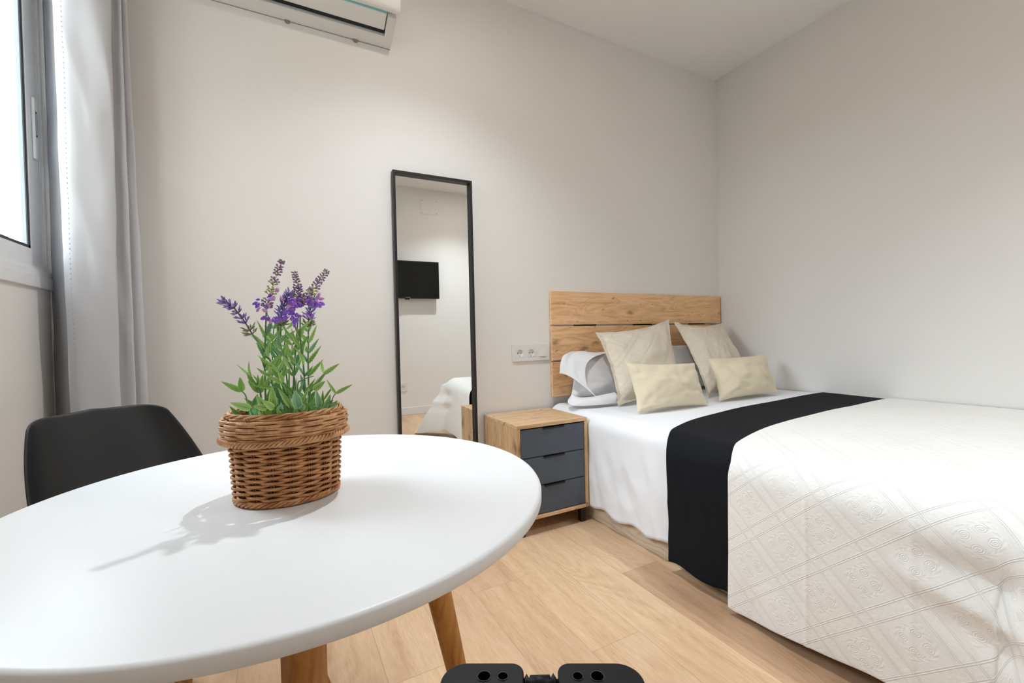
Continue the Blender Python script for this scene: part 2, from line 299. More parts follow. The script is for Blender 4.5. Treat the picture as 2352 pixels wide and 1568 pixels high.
# ------------------------------------------------------------------ mesh helpers
class MB:
    def __init__(s): s.v = []; s.f = []; s.mi = []; s.uv = {}; s.mats = []
    def mat(s, m):
        if m not in s.mats: s.mats.append(m)
        return s.mats.index(m)
    def add(s, vs, fs, mat=0, uvs=None):
        o = len(s.v); s.v += [tuple(p) for p in vs]
        for f in fs: s.f.append(tuple(i+o for i in f)); s.mi.append(mat)
        if uvs:
            for i, q in enumerate(uvs): s.uv[o+i] = q
    def box(s, a, b, mat=0):
        x0, y0, z0 = a; x1, y1, z1 = b
        s.add([(x0,y0,z0),(x1,y0,z0),(x1,y1,z0),(x0,y1,z0),(x0,y0,z1),(x1,y0,z1),(x1,y1,z1),(x0,y1,z1)],
              [(0,3,2,1),(4,5,6,7),(0,1,5,4),(1,2,6,5),(2,3,7,6),(3,0,4,7)], mat)
    def grid(s, P, nu, nv, mat=0, uv=None, closeu=False):
        """P(i,j) i in 0..nu-1, j in 0..nv-1"""
        vs = [P(i, j) for i in range(nu) for j in range(nv)]
        fs = []
        for i in range(nu if closeu else nu-1):
            for j in range(nv-1):
                a = i*nv+j; b = ((i+1) % nu)*nv+j
                fs.append((a, b, b+1, a+1))
        s.add(vs, fs, mat, [uv(i, j) for i in range(nu) for j in range(nv)] if uv else None)
    def tube(s, pts, rad, n=8, mat=0, cap=True, closed=False, up=Vector((0, 0, 1))):
        pts = [Vector(p) for p in pts]; N = len(pts); o = len(s.v)
        rr = rad if isinstance(rad, (list, tuple)) else [rad]*N
        prev = None; vs = []
        for i, p in enumerate(pts):
            if closed: d = pts[(i+1) % N]-pts[i-1]
            else: d = pts[min(i+1, N-1)]-pts[max(i-1, 0)]
            d.normalize()
            if prev is None:
                a = up.cross(d)
                if a.length < 1e-3: a = Vector((1, 0, 0)).cross(d)
                a.normalize()
            else:
                a = prev - d*prev.dot(d)
                if a.length < 1e-6: a = up.cross(d)
                a.normalize()
            if closed: 
                a = up.cross(d); a.normalize()
            prev = a; b = d.cross(a)
            for k in range(n):
                t = 2*pi*k/n; vs.append(p + (a*cos(t)+b*sin(t))*rr[i])
        fs = []
        for i in range(N if closed else N-1):
            j = (i+1) % N
            for k in range(n):
                k2 = (k+1) % n; fs.append((i*n+k, i*n+k2, j*n+k2, j*n+k))
        if cap and not closed:
            fs.append(tuple(reversed(range(n)))); fs.append(tuple((N-1)*n+k for k in range(n)))
        s.add(vs, fs, mat)
    def cyl(s, c, r, h, n=32, axis='Z', mat=0, r2=None):
        c = Vector(c); ax = {'X': Vector((1,0,0)), 'Y': Vector((0,1,0)), 'Z': Vector((0,0,1))}[axis]
        s.tube([c, c+ax*h], [r, r if r2 is None else r2], n, mat, True, up=Vector((0.3,0.4,0.87)) if axis != 'Z' else Vector((0,1,0)))
    def ell(s, c, dirv, L, r, nu=6, nv=4, mat=0):
        """elongated bud from c along dirv"""
        d = Vector(dirv).normalized(); a = d.orthogonal().normalized(); b = d.cross(a); c = Vector(c)
        vs = [c]; 
        for j in range(1, nv):
            t = j/nv; rr = r*sin(pi*t)**0.7
            for k in range(nu):
                q = 2*pi*k/nu; vs.append(c+d*L*t+(a*cos(q)+b*sin(q))*rr)
        vs.append(c+d*L); fs = []
        for k in range(nu): fs.append((0, 1+(k+1) % nu, 1+k))
        for j in range(nv-2):
            for k in range(nu):
                k2 = (k+1) % nu; fs.append((1+j*nu+k, 1+j*nu+k2, 1+(j+1)*nu+k2, 1+(j+1)*nu+k))
        e = len(vs)-1; o = 1+(nv-2)*nu
        for k in range(nu): fs.append((o+k, o+(k+1) % nu, e))
        s.add(vs, fs, mat)
    def build(s, name, mats, parent=None, smooth=True, bevel=0, bevseg=2, solid=0, subsurf=0, loc=None, weld=False):
        me = bpy.data.meshes.new(name)
        off = Vector(parent.matrix_world.translation) if parent else Vector((0, 0, 0))
        if parent and 'org' in parent: off = Vector(parent['org'])
        base = off
        if loc is not None: base = Vector(loc)
        me.from_pydata([Vector(p)-base for p in s.v], [], s.f)
        mats = mats if isinstance(mats, list) else [mats]
        if s.mats: mats = s.mats
        for m in mats: me.materials.append(m)
        for p, k in zip(me.polygons, s.mi): p.material_index = k; p.use_smooth = smooth
        if s.uv:
            l = me.uv_layers.new(name='UVMap')
            for lp in me.loops: l.data[lp.index].uv = s.uv.get(lp.vertex_index, (0, 0))
        me.update()
        bm = bmesh.new(); bm.from_mesh(me)
        if weld: bmesh.ops.remove_doubles(bm, verts=bm.verts, dist=1e-5)
        if not s.uv or weld: bmesh.ops.recalc_face_normals(bm, faces=bm.faces)
        bm.to_mesh(me); bm.free()
        o = bpy.data.objects.new(name, me); COL.objects.link(o)
        if parent:
            o.parent = parent; o.location = base-off
        else: o.location = base
        o['org'] = tuple(base)
        if bevel:
            md = o.modifiers.new('bevel', 'BEVEL'); md.width = bevel; md.segments = bevseg; md.limit_method = 'ANGLE'; md.angle_limit = 0.6
            md.harden_normals = False
        if solid:
            md = o.modifiers.new('solid', 'SOLIDIFY'); md.thickness = solid; md.offset = -1
        if subsurf:
            md = o.modifiers.new('sub', 'SUBSURF'); md.levels = subsurf; md.render_levels = subsurf
        if smooth and bevel:
            try:
                for p in me.polygons: p.use_smooth = True
                md = o.modifiers.new('wn', 'WEIGHTED_NORMAL'); md.keep_sharp = True
            except Exception: pass
        return o
ORG = {}
def thing(name, loc, label, cat, group=None):
    o = bpy.data.objects.new(name, None); COL.objects.link(o); o.location = loc; o['org'] = tuple(loc); o.empty_display_size = 0.1
    o['label'] = label; o['category'] = cat
    if group: o['group'] = group
    bpy.context.view_layer.update()
    return o
def tag(o, label, cat, group=None, kind=None):
    o['label'] = label; o['category'] = cat
    if group: o['group'] = group
    if kind: o['kind'] = kind
    return o
def struct(o, label=None):
    o['kind'] = 'structure'
    if label: o['label'] = label
    return o
def sstruct(name, loc):
    o = bpy.data.objects.new(name, None); COL.objects.link(o); o.location = loc; o['org'] = tuple(loc); o['kind'] = 'structure'
    return o

# ------------------------------------------------------------------ room shell
T = 0.12; TW = 0.052
b = MB(); b.box((XL-T, YF-T, -0.1), (XR+T, YB+T, 0)); struct(b.build('floor', M['floor'], smooth=False))
b = MB(); b.box((XL-T, YF-T, ZC), (XR+T, YB+T, ZC+0.1)); struct(b.build('ceiling', M['ceiling'], smooth=False))
b = MB(); b.box((XL-TW, YB, 0), (XR+T, YB+T, ZC)); struct(b.build('wall_back', M['wall'], smooth=False))
b = MB(); b.box((XR, YF-T, 0), (XR+T, YB, ZC)); struct(b.build('wall_right', M['wall'], smooth=False))
b = MB(); b.box((XL-T, YF-T, 0), (XR, YF, ZC)); struct(b.build('wall_front', M['wall'], smooth=False))
# window wall with opening
WY0, WY1, WZ0, WZ1 = 1.12, 2.262, 1.245, 2.50
TW = 0.052
b = MB()
b.box((XL-TW, YF, 0), (XL, YB, WZ0)); b.box((XL-TW, YF, WZ1), (XL, YB, ZC))
b.box((XL-TW, YF, WZ0), (XL, WY0, WZ1)); b.box((XL-TW, WY1, WZ0), (XL, YB, WZ1))
struct(b.build('wall_left', M['wall'], smooth=False))
for nm, a, c in [('baseboard_back', (XL, YB-0.012, 0), (XR, YB, 0.085)), ('baseboard_front', (XL, YF, 0), (XR, YF+0.012, 0.095)),
                 ('baseboard_left', (XL, YF+0.012, 0), (XL+0.012, YB-0.012, 0.085)), ('baseboard_right', (XR-0.012, YF+0.012, 0), (XR, YB-0.012, 0.085))]:
    b = MB(); b.box(a, c); struct(b.build(nm, M['baseboard'], smooth=False, bevel=0.003))
# window: outer frame, two sliding sashes, panes, sill trim
win = sstruct('window_1', (XL, WY0, WZ0))
b = MB()
XF = XL+0.006
# stepped outer frame profile on the room side
for (i0, i1, xa, xb) in [(0.0, 0.022, XL-0.05, XL+0.006), (0.022, 0.034, XL-0.05, XL-0.004), (0.034, 0.040, XL-0.05, XL-0.010)]:
    y0, y1, z0, z1 = WY0+i0, WY1-i0, WZ0+i0, WZ1-i0
    w = i1-i0
    b.box((xa, y0, z0), (xb, y0+w, z1)); b.box((xa, y1-w, z0), (xb, y1, z1))
    b.box((xa, y0+w, z0), (xb, y1-w, z0+w)); b.box((xa, y0+w, z1-w), (xb, y1-w, z1))
b.build('window_frame', M['alu'], win, bevel=0.002)
b = MB(); b.box((XL-0.03, WY0-0.02, WZ0-0.042), (XL+0.010, WY1-0.006, WZ0+0.001)); b.build('window_sill', M['alu'], win, bevel=0.002)
ym = (WY0+WY1)/2
for (sy0, sy1, sx0, sx1, hand) in [(ym-0.03, WY1-0.038, XL-0.032, XL-0.012, True), (WY0+0.040, ym+0.03, XL-0.052, XL-0.033, False)]:
    z0, z1 = WZ0+0.038, WZ1-0.038
    sw = 0.082 if hand else 0.052
    b = MB()
    b.box((sx0, sy0, z0), (sx1, sy0+sw, z1)); b.box((sx0, sy1-sw, z0), (sx1, sy1, z1))
    b.box((sx0, sy0+sw, z0), (sx1, sy1-sw, z0+0.058)); b.box((sx0, sy0+sw, z1-0.05), (sx1, sy1-sw, z1))
    sash = b.build('sash', M['alu'], win, bevel=0.003)
    g = MB(); gx = (sx0+sx1)/2; gy0, gy1, gz0, gz1 = sy0+sw, sy1-sw, z0+0.058, z1-0.05
    g.box((gx-0.004, gy0, gz0), (gx+0.004, gy1, gz1)); g.build('pane', M['glass'], sash, smooth=False)
    g = MB()
    for a, c in [((gx-0.006, gy0, gz0), (gx+0.007, gy0+0.012, gz1)), ((gx-0.006, gy1-0.012, gz0), (gx+0.007, gy1, gz1)), ((gx-0.006, gy0, gz0), (gx+0.007, gy1, gz0+0.01)), ((gx-0.006, gy0, gz1-0.01), (gx+0.007, gy1, gz1))]: g.box(a, c)
    g.build('gasket', M['gasket'], sash, smooth=False)
    g = MB()
    g.box((gx-0.012, gy1-0.022, gz0+0.01), (gx+0.006, gy1-0.012, gz1-0.01))
    g.build('spacer_strip', M['spacer'], sash, smooth=False)
    if hand:
        hy = sy1-0.040
        g = MB(); g.box((sx1-0.001, hy-0.013, 1.665), (sx1+0.009, hy+0.013, 1.885)); hd = g.build('latch_handle', M['alu'], sash, bevel=0.008, bevseg=3)
        g = MB(); g.box((sx1+0.0088, hy-0.004, 1.745), (sx1+0.0096, hy+0.005, 1.835)); g.build('latch_slot', M['dark'], sash, smooth=False)
        g = MB(); g.box((sx1+0.009, hy-0.003, 1.752), (sx1+0.0115, hy+0.004, 1.828)); g.build('latch_slider', M['spacer'], sash, smooth=False)

# outside: opposite facade and ground
b = MB(); b.box((-2.35, 3.6, -3.0), (-1.72, 4.57, 2.78)); tag(b.build('rendered_pier', M['outside'], smooth=False, bevel=0.01), 'beige rendered pier standing outside the window', 'pier')
b = MB(); b.box((-6.0, -9.0, -3.0), (-3.0, 0.5, 9.0)); tag(b.build('building', M['outside2'], smooth=False), 'unseen tall grey building added left of the window to block sky light', 'building')  # out of view, added to keep sky light off curtain and back wall
b = MB(); b.box((-8.0, 0.51, -3.0), (-5.6, 7.0, 2.5)); tag(b.build('building', M['outside2'], smooth=False), 'low pale building across the courtyard beyond the window', 'building')
b = MB(); b.box((-14, -14, -3.2), (XL-TW-0.3, 20, -3.0)); tag(b.build('courtyard', M['ground'], smooth=False), 'pale courtyard ground outside below the window', 'ground', kind='structure')

# ------------------------------------------------------------------ curtain
cur = thing('curtain', at(200, 950, y=2.15) - Vector((0, 0, 0.7)), 'pale grey curtain gathered in the corner beside the window', 'curtain')
ZB, ZT = 0.03, 2.66
def colpt(u0, u1, y, z):
    a = at(u0, 0, y=y); c = at(u1, 950, y=y); t = (z-c.z)/(a.z-c.z)
    t = max(-0.25, t)
    return Vector((c.x+(a.x-c.x)*t, y, z))
def crom(P, t):
    n = len(P)-1; s_ = t*n; i = min(int(s_), n-1); f = s_-i
    p0, p1, p2, p3 = P[max(i-1, 0)], P[i], P[i+1], P[min(i+2, n)]
    return 0.5*((2*p1)+(-p0+p2)*f+(2*p0-5*p1+4*p2-p3)*f*f+(-p0+3*p1-3*p2+p3)*f**3)
cols = [(124, 165, 2.105), (122, 163, 2.100), (150, 185, 2.085), (188, 220, 2.083), (225, 252, 2.083), (250, 274, 2.092), (255, 278, 2.108), (250, 274, 2.124), (249, 274, 2.134), (260, 288, 2.134), (274, 309, 2.128), (278, 314, 2.138), (273, 309, 2.156), (272, 310, 2.166), (281, 328, 2.162), (290, 343, 2.168), (285, 338, 2.190), (266, 305, 2.215)]
NU, NV = 170, 120
def curtP(i, j):
    return curt_at(i/(NU-1), ZB+(ZT-ZB)*j/(NV-1))
def curt_at(t, z):
    P = [colpt(a, c, y, z) for a, c, y in cols]
    p = crom(P, t)
    # creases: long diagonal facets plus a horizontal fold line
    w = 0.006 if t < 0.4 else 0.003
    q = noise.noise(Vector((t*5.0, z*2.2+t*3, 3.1)))
    q2 = noise.noise(Vector((t*9.0+z*3, z*4.0-t*6, 7.7)))
    cre = abs(noise.noise(Vector((t*7+z*1.5, z*2.6, 1.3))))
    edge = min(1, t*14)
    p.y += (q*w*1.6+q2*w*0.6-(0.5-cre)*w*1.6)*edge
    p.y += 0.004*exp(-((z-1.333+0.06*t)/0.006)**2)
    p.x += 0.0025*noise.noise(Vector((z*5, t*3, 9)))
    return p
b = MB(); b.grid(curtP, NU, NV); b.build('curtain_cloth', M['curtain'], cur, solid=0.0015)
ret_cols = [(124, 165, 2.110), (121, 160, 2.135), (112, 146, 2.19), (106, 136, 2.222), (100, 128, 2.236)]  # return of the curtain behind the hem; shade painted in its material
def retP(i, j):
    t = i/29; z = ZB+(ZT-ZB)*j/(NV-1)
    p = crom([colpt(a, c, y, z) for a, c, y in ret_cols], t)
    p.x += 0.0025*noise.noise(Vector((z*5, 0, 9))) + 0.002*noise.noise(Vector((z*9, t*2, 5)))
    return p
b = MB(); b.grid(retP, 30, NV); b.build('shaded_return', M['shaded_return'], cur, solid=0.001)['label'] = 'folded-back curtain edge, its shade put into a darker grey'
b = MB()
for j in range(115):
    z = 0.55+j*0.0175
    p = min((curtP(i_, 0) if False else curt_at(i_/(NU-1)*1.0, z) for i_ in (15, 16, 17)), key=lambda q: q.y)
    b.box((p.x-0.0004, p.y-0.0012, z-0.0022), (p.x+0.0004, p.y+0.002, z+0.0022))
o = b.build('stitching', M['stitch'], cur, smooth=False)
rod = thing('curtain_rod', (-0.62, 2.2, 2.68), 'white curtain rod running along the window wall near the ceiling', 'curtain rod')
b = MB(); b.tube([(-0.62, 0.4, 2.685), (-0.62, 2.275, 2.685)], 0.012, 16); b.build('rod', M['alu'], rod)
for yy in (0.5, 2.27):
    b = MB(); b.box((XL, yy-0.01, 2.675), (-0.62, yy+0.01, 2.695)); b.build('bracket', M['alu'], rod, bevel=0.003)

# ------------------------------------------------------------------ air conditioner
AX0, AX1 = -0.30, 0.545
ac = thing('air_conditioner', ((AX0+AX1)/2, YB, 2.477), 'white wall air conditioner with open louver near the ceiling', 'air conditioner')
def extr(prof, x0, x1, mb, mat=0):
    n = len(prof)
    mb.add([(x0, y, z) for y, z in prof]+[(x1, y, z) for y, z in prof],
           [tuple(range(n))[::-1], tuple(range(n, 2*n))]+[(i, (i+1) % n, n+(i+1) % n, n+i) for i in range(n)], mat)
body = [(2.289, 2.477), (2.275, 2.479), (2.226, 2.494), (2.222, 2.515), (2.235, 2.56), (2.16, 2.60), (2.14, 2.62), (2.14, 2.75), (2.289, 2.76)]
b = MB(); extr(body, AX0, AX1, b); b.build('housing', M['ac_white'], ac, bevel=0.004, bevseg=3)
b = MB(); extr([(2.2225, 2.496), (2.2175, 2.499), (2.2175, 2.503), (2.2225, 2.515)], AX0+0.045, AX1-0.045, b); b.build('outlet_lip', M['spacer'], ac, smooth=False)
b = MB(); extr([(2.232, 2.500), (2.206, 2.508), (2.206, 2.53), (2.24, 2.56)], AX0+0.043, AX1-0.043, b); b.build('air_outlet', M['dark'], ac, smooth=False)
for xe0, xe1 in ((AX0, AX0+0.042), (AX1-0.042, AX1)):
    b = MB(); extr([(2.275, 2.480), (2.226, 2.4945), (2.14, 2.536), (2.14, 2.62), (2.26, 2.62)], xe0, xe1, b); b.build('end_cheek', M['ac_white'], ac, bevel=0.004, bevseg=3)
b = MB(); extr([(2.208, 2.511), (2.135, 2.548), (2.135, 2.556), (2.208, 2.519)], AX0+0.046, AX1-0.046, b); b.build('louver', M['plastic_white'], ac, bevel=0.002)
b = MB(); extr([(2.137, 2.5455), (2.1285, 2.5435), (2.1275, 2.560), (2.137, 2.560)], AX0+0.046, AX1-0.046, b); b.build('trim_strip', M['cyan'], ac, smooth=False)['label'] = 'pale cyan strip along the louver edge'
b = MB(); extr([(2.126, 2.549), (2.118, 2.546), (2.108, 2.550), (2.098, 2.565), (2.085, 2.65), (2.09, 2.755), (2.14, 2.76), (2.14, 2.56)], AX0-0.012, AX1+0.012, b); b.build('front_panel', M['ac_white'], ac, bevel=0.012, bevseg=4)
for xx in (0.075, 0.375):
    b = MB(); b.cyl((xx, 2.2895, 2.4765), 0.012, -0.008, 24, 'Y'); b.build('latch_notch', M['dark_plastic'], ac)
# tilted rear edge seam
b = MB(); b.box((AX0, 2.288, 2.4755), (AX1, 2.29, 2.478)); b.build('wall_plate', M['spacer'], ac, smooth=False)

# ------------------------------------------------------------------ mirror
mx0, mx1, mzt, mzb, myf = 0.533, 0.964, 1.854, 0.36, 2.252
mir = thing('wall_mirror', ((mx0+mx1)/2, YB, mzb), 'tall narrow black-framed mirror on the far wall', 'mirror')
fw = 0.013
for nm, a, c in [('l', (mx0, myf, mzb), (mx0+fw, YB-0.001, mzt)), ('r', (mx1-fw, myf, mzb), (mx1, YB-0.001, mzt)), ('t', (mx0+fw, myf, mzt-fw), (mx1-fw, YB-0.001, mzt)), ('b', (mx0+fw, myf, mzb), (mx1-fw, YB-0.001, mzb+fw))]:
    b = MB(); b.box(a, c); b.build('frame_rail', M['black_frame'], mir, bevel=0.0012)
b = MB(); b.box((mx0+fw, 2.276, mzb+fw), (mx1-fw, 2.284, mzt-fw)); b.build('glass', M['mirror'], mir, smooth=False)
b = MB(); b.box((mx0+0.004, 2.2845, mzb+0.004), (mx1-0.004, 2.289, mzt-0.004)); b.build('backing', M['dark'], mir, smooth=False)

MYAW = -0.019
bpy.context.view_layer.update()
mir.rotation_euler = (0, 0, 0)
pv = Vector(((mx0+mx1)/2, YB-0.001, 0))
mir.matrix_world = Matrix.Translation(pv) @ Matrix.Rotation(MYAW, 4, 'Z') @ Matrix.Translation(-pv) @ Matrix.Translation(mir.location)
mir.location.y -= 0.0042
# ------------------------------------------------------------------ socket plate (wall)
def plate(t, x0, x1, z0, z1, yw, s, kinds, th=0.010):
    """s=-1: plate on the far wall facing -y ; s=+1 on the front wall facing +y"""
    n = len(kinds); hw_ = 0.026 if n > 1 else 0.028; cz_ = (z0+z1)/2
    ctrs = [x0+(x1-x0)*(0.5 if n == 1 else (0.19+0.31*k)) for k in range(n)]
    ya, yb = min(yw, yw+s*th), max(yw, yw+s*th)
    b = MB(); b.box((x0, min(yw, yw+s*0.001), z0), (x1, max(yw, yw+s*0.001), z1))
    b.box((x0, ya, cz_+hw_), (x1, yb, z1)); b.box((x0, ya, z0), (x1, yb, cz_-hw_))
    xs = [x0]+[q for c_ in ctrs for q in (c_-hw_, c_+hw_)]+[x1]
    for q in range(0, len(xs), 2): b.box((xs[q], ya, cz_-hw_), (xs[q+1], yb, cz_+hw_))
    b.build('frame_plate', M['plastic_white'], t, smooth=False)
    for k, kd in enumerate(kinds):
        cx_ = ctrs[k]; cz = (z0+z1)/2; hw = 0.026 if n > 1 else 0.028
        yf = yw+s*th
        if kd == 'rocker':
            b = MB(); hw -= 0.0008; b.add([(cx_-hw, yf-s*0.006, cz-hw), (cx_+hw, yf-s*0.006, cz-hw), (cx_+hw, yf-s*0.006, cz+hw), (cx_-hw, yf-s*0.006, cz+hw), (cx_-hw, yf+s*0.005, cz-hw), (cx_+hw, yf+s*0.005, cz-hw), (cx_+hw, yf+s*0.001, cz+hw), (cx_-hw, yf+s*0.001, cz+hw)], [(0,3,2,1),(4,5,6,7),(0,1,5,4),(1,2,6,5),(2,3,7,6),(3,0,4,7)])
            b.build('switch_rocker', M['plastic_white'], t, bevel=0.0008)
            continue
        # square insert with a round recess
        hw -= 0.0005; N = 40; R = 0.0205; dep = 0.0085
        b = MB(); vs = []; fs = []
        yo = yf+s*0.0012
        for q in range(N):
            a = 2*pi*q/N; ca, sa = cos(a), sin(a); m_ = max(abs(ca), abs(sa))
            vs.append((cx_+ca/m_*hw, yo, cz+sa/m_*hw)); vs.append((cx_+R*ca, yo, cz+R*sa)); vs.append((cx_+R*0.94*ca, yo-s*dep, cz+R*0.94*sa)); vs.append((cx_+ca/m_*hw, yf-s*0.002, cz+sa/m_*hw))
        vs.append((cx_, yo-s*dep, cz))
        for q in range(N):
            p_ = (q+1) % N
            fs += [(4*q, 4*p_, 4*p_+1, 4*q+1), (4*q+1, 4*p_+1, 4*p_+2, 4*q+2), (4*q+2, 4*p_+2, 4*N), (4*q+3, 4*p_+3, 4*p_, 4*q)]
        b.add(vs, fs); sk = b.build('socket', M['plastic_white'], t, smooth=False)
        b = MB()
        for dx in (-0.0095, 0.0095): b.cyl((cx_+dx, yo-s*(dep-0.0004), cz), 0.0028, s*0.0005, 14, 'Y')
        b.cyl((cx_, yo-s*(dep-0.0004), cz), 0.0012, s*0.0005, 10, 'Y')
        b.build('pin_hole', M['dark'], sk, smooth=False)
        for dz in (-1, 1):
            b = MB(); b.box((cx_-0.004, min(yo-s*dep, yo-s*0.002), cz+dz*R*0.93-0.0015), (cx_+0.004, max(yo-s*dep, yo-s*0.002), cz+dz*R*0.93+0.0015)); b.build('earth_clip', M['silver'], sk, smooth=False)
# cut hole: plate sits behind inserts (insert recess deeper than plate is hidden by making the plate thin there)
sp_ = thing('socket_plate', (1.343, YB, 0.846), 'white plate with two sockets and a switch beside the headboard', 'socket')
pa, pc = at(1177, 793, y=2.281), at(1262, 825, y=2.281)
plate(sp_, pa.x, pc.x, pc.z-0.002, pa.z, YB, -1, ['sock', 'sock', 'rocker'], th=0.010)
sp2 = thing('single_socket', (1.385, YF, 0.32), 'single white wall socket low on the wall, seen in the mirror', 'socket')

# ------------------------------------------------------------------ things seen in the mirror
MN = Vector((MYAW, -1, 0)).normalized(); MP = Vector(((mx0+mx1)/2, 2.276-0.0042, 0))
def atm(u, v, yreal):
    r = ROT @ _cv(u, v); O = Vector((0, 0, EYE)); t = (MP-O).dot(MN)/r.dot(MN); P = O+r*t
    r = r-2*r.dot(MN)*MN
    return P+r*((yreal-P.y)/r.y)
a, c = atm(918, 880, YF), atm(935.5, 898, YF)
plate(sp2, c.x-(a.z-c.z)*1.0, c.x, c.z, a.z, YF, 1, ['sock'], th=0.010)
tv = thing('television', (1.45, YF, 1.5), 'black flat television on the wall, reflected in the mirror', 'television')
a, c = atm(1007.5, 602, YF+0.10), atm(1008, 686, YF+0.10)
tx1, tz1, tz0 = a.x, a.z, c.z; tx0 = tx1-0.76
b = MB(); b.box((tx0, YF+0.055, tz0), (tx1, YF+0.10, tz1)); b.build('housing', M['tv_frame'], tv, bevel=0.004)
b = MB(); b.box((tx0+0.012, YF+0.1, tz0+0.022), (tx1-0.012, YF+0.1012, tz1-0.012)); b.build('screen', M['tv'], tv, smooth=False)
p = atm(937, 685, YF+0.10)
b = MB(); b.box((p.x-0.03, YF+0.1, tz0+0.008), (p.x+0.03, YF+0.103, tz0+0.014)); b.build('badge', M['silver'], tv, smooth=False)
b = MB(); b.box((p.x-0.035, YF+0.08, tz0-0.016), (p.x+0.02, YF+0.099, tz0+0.002)); b.build('sensor', M['tv_frame'], tv, bevel=0.002)
b = MB(); b.box((p.x-0.01, YF+0.098, tz0-0.014), (p.x+0.006, YF+0.1, tz0-0.007)); b.build('indicator', M['red'], tv, smooth=False)['label'] = 'small red indicator light'
b = MB(); b.box(((tx0+tx1)/2-0.1, YF, 1.62), ((tx0+tx1)/2+0.1, YF+0.056, 1.82)); b.build('mount', M['black_metal'], tv, smooth=False)
a, c = atm(965, 456, YF), atm(1006, 495, YF)
cv = thing('junction_cover', ((a.x+c.x)/2, YF, c.z), 'white screwed cover plate high on the wall above the television', 'cover plate')
b = MB(); b.box((a.x, YF, c.z), (c.x, YF+0.006, a.z)); b.build('plate', M['wall'], cv, bevel=0.002)
for xx in (a.x+0.02, c.x-0.02):
    for zz in (c.z+0.02, a.z-0.02):
        b = MB(); b.cyl((xx, YF+0.006, zz), 0.006, 0.001, 12, 'Y'); b.build('screw', M['silver'], cv)

# ------------------------------------------------------------------ headboard
hb = thing('headboard', (2.26, YB, 0.6), 'knotty oak headboard of three wide planks on the far wall', 'headboard')
yh = 2.268
ztop, g1, g2, zb_ = at(1265, 668, y=yh).z, at(1267, 747.5, y=yh).z, at(1268, 830, y=yh).z, at(1272, 912, y=yh).z
hx0 = at(1266, 700, y=yh).x; hx1 = XR-0.015
for z0, z1, mt in [(g1+0.005, ztop, 'oak_h'), (g2+0.005, g1-0.005, 'oak_h2'), (zb_, g2-0.005, 'oak_h3')]:
    b = MB(); b.box((hx0, yh, z0), (hx1, yh+0.018, z1)); b.build('plank', M[mt], hb, bevel=0.0012)
for xx in (1.75, 2.25, 2.8):
    b = MB(); b.box((xx-0.09, yh+0.0181, zb_+0.03), (xx+0.09, YB-0.0003, ztop-0.03)); b.build('batten', M['dark'], hb, smooth=False)

# ------------------------------------------------------------------ nightstand
nx0, nx1, ny0, ny1, nz0, nz1 = 1.012, 1.437, 1.878, 2.272, 0.079, 0.556
ns = thing('nightstand', ((nx0+nx1)/2, (ny0+ny1)/2, 0), 'oak nightstand with three dark grey drawers beside the bed', 'nightstand')
th = 0.018
b = MB(); b.box((nx0, ny0, nz1-0.018), (nx1, ny1, nz1)); b.build('top', M['oak_top'], ns, bevel=0.0012)
for x0 in (nx0, nx1-th):
    b = MB(); b.box((x0, ny0, nz0), (x0+th, ny1, nz1-0.0185)); b.build('side_panel', M['oak_side'], ns, bevel=0.001)
b = MB(); b.box((nx0+th, ny0, nz0), (nx1-th, ny1, nz0+th)); b.build('bottom_panel', M['oak_top'], ns, bevel=0.001)
b = MB(); b.box((nx0+th, ny1-0.01, nz0+th), (nx1-th, ny1, nz1-th)); b.build('back_panel', M['dark'], ns, smooth=False)
dz0, dz1 = nz0+th+0.003, nz1-th-0.004; dh = (dz1-dz0)/3
for k in range(3):
    z0 = dz0+k*dh+0.0015; z1 = dz0+(k+1)*dh-0.0025
    b = MB(); b.box((nx0+th+0.003, ny0+0.003, z0), (nx1-th-0.003, ny0+0.019, z1)); d = b.build('drawer', M['slate'], ns, bevel=0.0012)
    b = MB(); cxh = (nx0+nx1)/2
    b.box((cxh-0.062, ny0-0.004, z1-0.001), (cxh+0.062, ny0+0.019, z1+0.0012)); b.box((cxh-0.062, ny0-0.004, z1-0.009), (cxh+0.062, ny0-0.002, z1+0.0012))
    b.build('handle', M['black_metal'], d, smooth=False)
    b = MB(); b.box((nx0+th+0.006, ny0+0.0195, z0+0.006), (nx1-th-0.006, ny1-0.02, z1-0.006)); b.build('drawer_box', M['dark'], d, smooth=False)
for xx in (nx0+0.012, nx1-0.042):
    for yy in (ny0+0.012, ny1-0.05):
        b = MB(); b.box((xx, yy, 0), (xx+0.03, yy+0.03, nz0-0.003)); b.build('leg', M['black_metal'], ns, bevel=0.001)
for yy in (ny0+0.012, ny1-0.05):
    b = MB(); b.box((nx0+0.005, yy, nz0-0.004), (nx1-0.005, yy+0.03, nz0)); b.build('leg_rail', M['black_metal'], ns, smooth=False)

# ------------------------------------------------------------------ bed
BX0, BX1, BY0, BY1 = 1.475, 3.035, 0.30, 2.262
bed = thing('bed', ((BX0+BX1)/2, (BY0+BY1)/2, 0), 'double bed on an oak box base in the corner', 'bed')
b = MB(); b.box((BX0, BY0, 0), (BX1, BY1, 0.28)); b.build('box_base', M['divan'], bed, bevel=0.002)
b = MB(); b.box((BX0+0.005, BY0+0.005, 0.2805), (BX1, BY1, 0.535)); b.build('mattress', M['mattress'], bed, bevel=0.06, bevseg=6)

def hang(d, r):
    if d <= 0: return 0.0, 0.0
    if d < r*pi/2: return r*sin(d/r), r*(1-cos(d/r))
    return r, r+(d-r*pi/2)
def ztopf(x, y, base):
    return base + 0.012*max(0, (x-1.6)/1.46) + 0.0035*noise.noise(Vector((x*3, y*3, base*7)))
